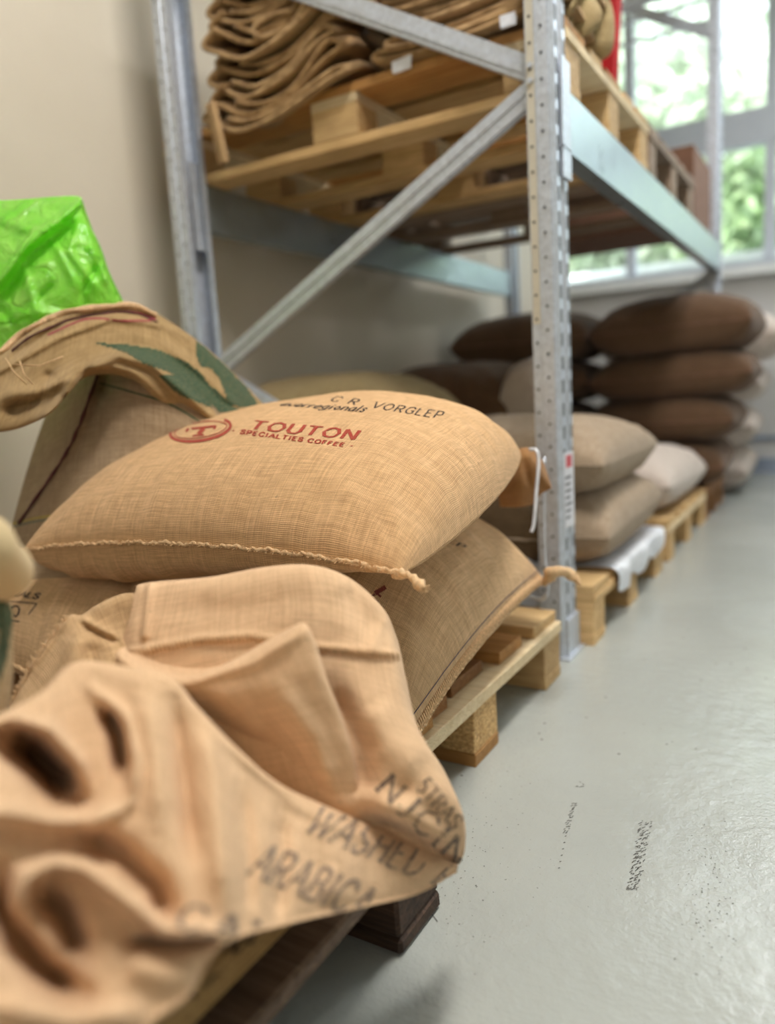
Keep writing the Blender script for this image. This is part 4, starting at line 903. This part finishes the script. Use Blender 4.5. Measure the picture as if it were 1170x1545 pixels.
# ================================================================== TALL OPEN SACK WITH GREEN LINER (left)
ts = empty('open_sack', tuple(P(180, 800, 1.45)), 'tall open sack with rolled-down cuff, crimson edge and green leaf print, by the wall', 'sack')
its = Matrix.Translation(-Vector(ts.location))
rows = [
 [(100, 560, 1.60), (150, 530, 1.55), (200, 515, 1.50), (250, 520, 1.49), (300, 540, 1.50), (345, 570, 1.52), (385, 600, 1.58)],
 [(80, 600, 1.58), (135, 565, 1.47), (200, 560, 1.42), (260, 575, 1.41), (320, 600, 1.43), (370, 625, 1.47), (410, 640, 1.57)],
 [(60, 650, 1.55), (115, 620, 1.44), (190, 620, 1.38), (270, 640, 1.37), (340, 660, 1.40), (400, 680, 1.46), (440, 690, 1.57)],
 [(42, 705, 1.52), (90, 700, 1.42), (180, 700, 1.36), (270, 720, 1.35), (360, 735, 1.38), (430, 750, 1.46), (470, 760, 1.57)],
 [(25, 765, 1.50), (75, 770, 1.40), (170, 780, 1.34), (270, 800, 1.34), (370, 810, 1.37), (450, 820, 1.45), (490, 830, 1.57)],
 [(0, 860, 1.48), (60, 880, 1.38), (160, 900, 1.32), (270, 920, 1.32), (380, 930, 1.35), (460, 930, 1.44), (500, 930, 1.57)]]
stT = [([(150, 560), (120, 640), (75, 720), (25, 790)], 7, .008, 1), ([(160, 570), (132, 645), (90, 725)], 8, -.006), ([(170, 545), (150, 600)], 20, -.03), ([(150, 700), (230, 730)], 20, .006)]
G = sheet_grid(rows, 90, 100, stT, (.004, 50), 6); ST, oT = sheet('sack_body', G, M['stand'], ts, .002); oT.matrix_parent_inverse = its
w3, _, _ = ST.inv(catmull(np.array([(150, 560), (122, 640), (88, 705), (30, 790)], float), 50), .003); MB().tube(w3, .0028, 6, .3, .9).build('side_seam', M['maroon'], oT, True)
decal('woven_stripe', ST, stroke_quads([(150, 578), (200, 592), (260, 612), (330, 655)], 2.6), M['green_ink'], oT)
# shoulder and cuff
rows = [
 [(-60, 545, 1.36), (0, 530, 1.37), (60, 488, 1.40), (130, 462, 1.44), (195, 458, 1.50), (235, 472, 1.54), (300, 515, 1.56), (350, 560, 1.57), (400, 612, 1.60)],
 [(-60, 562, 1.31), (0, 547, 1.32), (60, 500, 1.35), (130, 470, 1.39), (195, 464, 1.45), (240, 480, 1.48), (302, 520, 1.50), (350, 563, 1.51), (398, 612, 1.55)],
 [(-60, 590, 1.29), (0, 575, 1.30), (62, 530, 1.33), (130, 505, 1.37), (200, 500, 1.42), (250, 515, 1.44), (300, 545, 1.46), (345, 580, 1.47), (390, 620, 1.51)],
 [(-60, 620, 1.27), (0, 605, 1.28), (55, 575, 1.31), (120, 545, 1.34), (195, 530, 1.385), (250, 548, 1.40), (295, 575, 1.42), (335, 605, 1.44), (375, 640, 1.47)],
 [(-60, 640, 1.26), (0, 635, 1.27), (50, 615, 1.29), (105, 580, 1.31), (165, 540, 1.35), (225, 560, 1.37), (270, 590, 1.39), (305, 615, 1.41), (350, 655, 1.44)],
 [(-60, 650, 1.28), (0, 652, 1.28), (45, 640, 1.29), (85, 615, 1.30), (120, 560, 1.32), (190, 560, 1.345), (240, 600, 1.37), (275, 628, 1.40), (330, 670, 1.43)],
 [(-60, 640, 1.34), (0, 640, 1.35), (45, 628, 1.36), (85, 610, 1.36), (128, 570, 1.38), (190, 570, 1.41), (238, 608, 1.43), (272, 634, 1.45), (325, 672, 1.47)]]
stC = [([(20, 535), (100, 485), (170, 468), (232, 480)], 6, -.006, 1), ([(0, 560), (90, 510), (170, 480), (235, 490)], 5, .004, 1), ([(0, 600), (60, 590), (110, 560)], 12, .010), ([(10, 620), (60, 600)], 10, -.012),
       ([(140, 555), (180, 535), (230, 550), (320, 630)], 9, .014, 1), ([(170, 520), (240, 528), (330, 590)], 14, -.008), ([(60, 640), (100, 600), (110, 560)], 10, .012), ([(80, 560), (60, 600)], 10, -.01)]
stC = [(p_[0], p_[1], p_[2]*2.)+tuple(p_[3:]) for p_ in stC]+[([(250, 520), (300, 560), (360, 615)], 8, .012), ([(30, 610), (90, 575)], 8, .014), ([(230, 500), (290, 530)], 12, -.012)]
G = sheet_grid(rows, 110, 140, stC, (.003, 30), 9); SC_, oC = sheet('rolled_cuff', G, M['cuff'], ts, .003, label='cuff turned down over the sack'); oC.matrix_parent_inverse = its
decal('leaf_print', SC_, fill_poly([(140, 517), (190, 520), (235, 527), (280, 545), (305, 565), (330, 600), (318, 605), (290, 580), (250, 560), (215, 548), (190, 532)], 2.5)
      + fill_poly([(238, 566), (285, 568), (322, 585), (350, 612), (340, 622), (310, 612), (270, 595)], 2.5)
      + fill_poly([(296, 512), (322, 525), (345, 545), (388, 608), (380, 615), (345, 612), (338, 590), (330, 570), (318, 556), (302, 553), (296, 535)], 2.5), M['green_ink'], oC)
decal('leaf_print', ST, fill_poly([(300, 590), (345, 605), (395, 612), (372, 622), (330, 622)], 2.5), M['green_ink'], oT)
decal('crimson_stitching', SC_, stroke_quads([(72, 506), (130, 482), (185, 484), (225, 484), (233, 480)], 2.6)+stroke_quads([(150, 474), (190, 470), (215, 474), (235, 482)], 3), M['crimson'], oC)
rp = catmull(np.array([(0, 536), (40, 503), (90, 478), (140, 467), (195, 463), (236, 478)], float), 60); w3, _, _ = SC_.inv(rp, .004)
MB().tube(w3, .0055, 8, .2, .5).build('rim_hem', M['rope'], oC, True)
w3, _, _ = SC_.inv(rp[5:]+np.array([2, 9]), .0015); MB().tube(w3, .0018, 6, .3, .9).build('dark_seam', M['maroon'], oC, True)
fbt = MB()
for a in (((8, 540), (20, 560), (40, 580)), ((30, 545), (36, 565), (50, 580)), ((20, 550), (60, 552), (95, 538))):
    fbt.tube([P(x, y, 1.26) for x, y in a], .0012, 5)
fbt.build('loose_fibre', M['rope'], oC, True)['kind'] = 'stuff'
# green liner bag
gl = empty('green_plastic_bag', tuple(P(90, 420, 1.45)), 'bright green crinkled plastic liner bag standing open in the tall sack', 'bag')
igl = Matrix.Translation(-Vector(gl.location))
rows = [
 [(-60, 300, 1.50), (0, 302, 1.49), (40, 300, 1.48), (80, 297, 1.48), (118, 296, 1.49), (124, 304, 1.50)],
 [(-60, 330, 1.47), (0, 330, 1.46), (40, 325, 1.45), (80, 318, 1.45), (118, 312, 1.46), (125, 320, 1.49)],
 [(-60, 380, 1.43), (0, 380, 1.42), (45, 370, 1.41), (95, 360, 1.42), (135, 352, 1.44), (150, 368, 1.49)],
 [(-60, 440, 1.42), (0, 440, 1.41), (50, 430, 1.40), (105, 415, 1.41), (155, 405, 1.44), (167, 415, 1.49)],
 [(-60, 500, 1.42), (0, 500, 1.42), (50, 485, 1.41), (110, 465, 1.42), (168, 450, 1.45), (187, 458, 1.49)],
 [(-60, 560, 1.44), (0, 560, 1.44), (60, 530, 1.44), (120, 505, 1.45), (180, 500, 1.48), (200, 505, 1.50)]]
stG = [([(0, 425), (40, 370), (80, 340), (122, 304)], 7, .028, 1), ([(10, 440), (50, 385), (100, 345)], 12, -.022, 1), ([(35, 395), (45, 440), (65, 490)], 6, .012), ([(70, 350), (100, 400), (120, 440)], 5, .009), ([(120, 330), (105, 380), (150, 440)], 5, .010),
       ([(150, 395), (125, 440), (130, 470)], 5, -.012), ([(10, 480), (60, 470), (100, 480)], 8, .010), ([(0, 330), (40, 345), (90, 335)], 9, .012), ([(80, 430), (60, 450)], 6, -.010), ([(0, 460), (30, 500)], 7, -.01), ([(135, 370), (165, 430)], 5, .008)]
G = sheet_grid(rows, 90, 90, stG, (.004, 14), 11); SG, oG = sheet('bag_film', G, M['green'], gl, 0); oG.matrix_parent_inverse = igl
rows = [[(-60, 315, 1.60), (0, 312, 1.60), (60, 306, 1.60), (118, 300, 1.58), (124, 304, 1.50)], [(-60, 400, 1.64), (0, 400, 1.64), (80, 400, 1.63), (140, 395, 1.60), (160, 400, 1.50)], [(-60, 540, 1.62), (0, 540, 1.62), (80, 510, 1.61), (150, 490, 1.58), (195, 480, 1.50)]]
G = sheet_grid(rows, 30, 36, (), (.004, 14), 12); _, oG2 = sheet('bag_back', G, M['green'], gl, 0); oG2.matrix_parent_inverse = igl

# ================================================================== SACKS FARTHER ALONG (under the rack)
def bag(x0, x1, y0, y1, z0, h, mat, label, seed, name='coffee_sack', droop=.0, ear=True, hem=True, group=None, **k):
    zz = z0+h*.42; c = [(x0, y0, zz-droop), (x1, y0, zz-droop), (x1, y1, zz), (x0, y1, zz)]
    root = empty(name, ((x0+x1)/2, (y0+y1)/2, z0), label, 'sack', group)
    kw = dict(n=(44, 52), pu=3.0, pv=3.2, e=.42, pucker=.05, seed=seed, rough=.012, botflat=.75); kw.update(k)
    c = [tuple(np.array(q)+RNG.normal(size=3)*.008) for q in c]
    T, B = sack_grid(c, h*.58, h*.42, **kw); S = Surf(T); me = grid_mesh('sack_body', T, S.UV, False, (B, Surf(B).UV)); o = link('sack_body', me, M[mat], root); o.matrix_parent_inverse = Matrix.Translation(-Vector(root.location))
    if hem: edge_rope(S, 'near', 'seam', M['seam_grey'] if mat != 'brown' else M['mud'], o, r=.0028, step=3, n=6)
    return root, S, o
# pallet 2: two greyish sacks, dark ones at the left, brown/white on top
bag(-1.08, -.478, 1.83, 2.50, .144, .215, 'grey', 'lower greyish burlap sack on the pallet right behind the near rack post', 61)
r_, S_, o_ = bag(-1.12, -.49, 1.82, 2.47, .335, .205, 'grey', 'upper greyish sack with a small red mark, behind the near rack post', 62)
decal('red_mark', S_, fill_poly([(873, 715), (880, 718), (893, 735), (892, 745), (884, 742), (874, 730)], 3), M['crimson'], o_)
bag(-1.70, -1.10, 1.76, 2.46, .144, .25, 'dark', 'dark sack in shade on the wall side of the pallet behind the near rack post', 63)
r64, S64, o64 = bag(-1.76, -1.14, 1.80, 2.5, .38, .315, 'olive', 'olive sack with green print behind the topmost printed sack, near the wall', 64)
# dark sack just behind post, between; its colour carries the shade there
bag(-1.10, -.60, 1.66, 1.83, .145, .27, 'dark', 'dark sack coloured as the deep shade just left of the near rack post', 65)
decal('green_print', S64, fill_poly([(462, 566), (520, 563), (556, 570), (530, 580), (518, 592), (500, 592), (495, 578), (470, 574)], 3), M['green_ink'], o64)
bag(-1.75, -1.15, 2.62, 3.35, .144, .25, 'brown', 'brown sack on the wall side of the third pallet, at the bottom', 66)
bag(-1.66, -1.02, 2.55, 3.25, .38, .35, 'brown', 'brown sack with a whitish neighbour, left of the near rack post', 67)
bag(-1.06, -.90, 2.56, 2.9, .39, .33, 'pale', 'whitish sack beside the brown one, just left of the near rack post', 68)
bag(-1.10, -.475, 2.66, 3.42, .144, .225, 'pale', 'whitish sack with a pinched corner on the third pallet', 69)
# green print on the olive sack is laid on its top
# orange-brown corner of a sack and the white strap beside the post
oc = empty('sack_corner', (-.56, 1.45, .42), 'orange brown pinched sack corner poking out behind the topmost sack beside the post', 'sack')
G = sheet_grid([[(760, 690, 1.50), (785, 676, 1.48), (808, 680, 1.49), (822, 700, 1.51)], [(755, 715, 1.50), (785, 700, 1.46), (812, 705, 1.47), (832, 732, 1.50)], [(752, 740, 1.52), (785, 735, 1.47), (815, 735, 1.49), (830, 738, 1.50)], [(755, 765, 1.55), (785, 765, 1.52), (805, 760, 1.53), (812, 748, 1.54)]], 30, 34, [([(790, 690), (800, 735)], 5, -.012)], (.002, 9), 3)
M['orange_sack'] = burlap('burlap_orange', (.42, .22, .085)); _, o = sheet('corner_cloth', G, M['orange_sack'], oc, .006); o.matrix_parent_inverse = Matrix.Translation(-Vector(oc.location))
o = MB().tube(catmull(np.array([P(800, 678, 1.46), P(810, 680, 1.45), P(813, 700, 1.45), P(809, 750, 1.45), P(806, 790, 1.45), P(802, 803, 1.45)]), 30), .0035, 6).build('white_strap', M['white_plastic'], None, True); tag(o, 'thin white strap hanging beside the near rack post', 'strap')
o = MB().tube(catmull(np.array([P(822, 690, 1.60), P(821, 760, 1.60), P(822, 830, 1.60), P(824, 900, 1.60), (-.62, 1.57, .16)]), 30), .0035, 6).build('thin_rod', M['steel'], None, True); tag(o, 'thin grey wire running down the inner side of the near rack post', 'wire')
# white film hanging out over pallet 2
rows = []
for y in np.linspace(1.90, 2.50, 13):
    w = .008*math.sin(y*60)+.006*math.sin(y*101)
    rows.append([(-.60, y, .150), (-.50, y, .150+w*.3), (-.476+w*.5, y, .142), (-.474+w, y, .115+w), (-.477+w, y, .085+.5*w+.012*math.sin(y*31))])
G = catmull(np.array(rows), 60); G = np.swapaxes(catmull(np.swapaxes(G, 0, 1), 24), 0, 1); me = grid_mesh('plastic_film', G, arc_uv(G)); o = link('plastic_film', me, M['white_plastic']); solid(o, .001); tag(o, 'white plastic film hanging over the edge of the pallet behind the near rack post', 'film')
# tall brown stack
names = ['bottom', 'second from the bottom', 'second from the top', 'topmost']
XR_ = [-.43, -.37, -.31, -.30]; z = .150
for k in range(4):
    h = (.215, .205, .21, .25)[k]
    bag(-1.04+.02*k, XR_[k], 3.47, 4.0, z, h, 'brown', f'dark brown sack, {names[k]} in the right column of the tall stack', 80+k, droop=.01, group='dark brown sacks in the tall stack')
    bag(-1.70+.02*(k % 2), -1.03+.01*k, 3.49, 4.0, z, h*.97, 'brown', f'dark brown sack, {names[k]} in the left column of the tall stack', 90+k, droop=.01, group='dark brown sacks in the tall stack')
    z += h*.93
XR2 = [-.40, -.36, -.335, -.255]; z = .0
for k in range(4):
    h = (.24, .24, .24, .27)[k]
    bag(-1.15, XR2[k], 4.20, 4.85, .02+z, h, 'pale', f'whitish sack behind the tall dark stack, {names[k]} of its column', 100+k, group='whitish sacks behind the dark stack'); z += h*.95

# ================================================================== FLOOR MARKS
sc = MB()
def dash(cx, cy, ang, l, w):
    p = onz(cx, cy, 0); a = np.array([math.cos(ang), math.sin(ang), 0]); b = np.array([-math.sin(ang), math.cos(ang), 0]); p = p+np.array([0, 0, .0006])
    sc.poly([p-a*l/2-b*w/2, p+a*l/2-b*w/2, p+a*l/2+b*w/2, p-a*l/2+b*w/2])
for t_ in np.linspace(0, 1, 15):
    x, y = 869-14*t_, 1212+45*t_
    for q in range(2): dash(x+random.uniform(-2.5, 2.5)-q*3, y+random.uniform(-1, 1), 1.0+random.uniform(-.3, .3), .0042*random.uniform(.6, 1.3), .0011)
for t_ in np.linspace(0, 1, 6): dash(854-10*t_, 1262+48*t_, 1., .003, .0015)
for t_ in np.linspace(0, 1, 34):
    x, y = 977-22*t_, 1240+102*t_
    for q in range(3): dash(x-7+q*6+random.uniform(-3, 3), y+random.uniform(-2, 2), 1.1+random.uniform(-.3, .3), .006*random.uniform(.4, 1.3), .0010)
for k in range(6): dash(876+random.uniform(-6, 6), 1184+random.uniform(-4, 4), random.uniform(0, 3), .004, .0014); dash(652+k*1.6, 1380+k*2, 2.2, .004, .0009)
for k in range(170):
    x, y = random.gauss(0, 1), random.gauss(0, 1); dash(700+x*45 if k % 2 else 1070+x*25, (1290 if k % 2 else 1350)+y*60, random.uniform(0, 3), random.uniform(.0008, .0022), random.uniform(.0008, .0018))
o = sc.build('scuff_mark', M['scuff'], fl); o['kind'] = 'stuff'

# ceiling lamp housing that carries the lamp light; the farther lamp is added
for (lx, ly, lab) in ((-.05, 1.0, 'long white ceiling lamp above the edge of the aisle, nearer the camera'), (.5, 3.6, 'added long white lamp above the aisle, farther one, reflecting in the floor')):
    clp = empty('ceiling_lamp', (lx, ly, 2.94), lab, 'lamp', 'ceiling lamps')
    MB().box((-.2, -.7, .0), (.2, .7, .05)).build('housing', M['lamp'], clp)
    for q in (-.5, .5): MB().cyl((0, q, .05), (0, q, 1.06), .006).build('hanger', M['lamp'], clp)
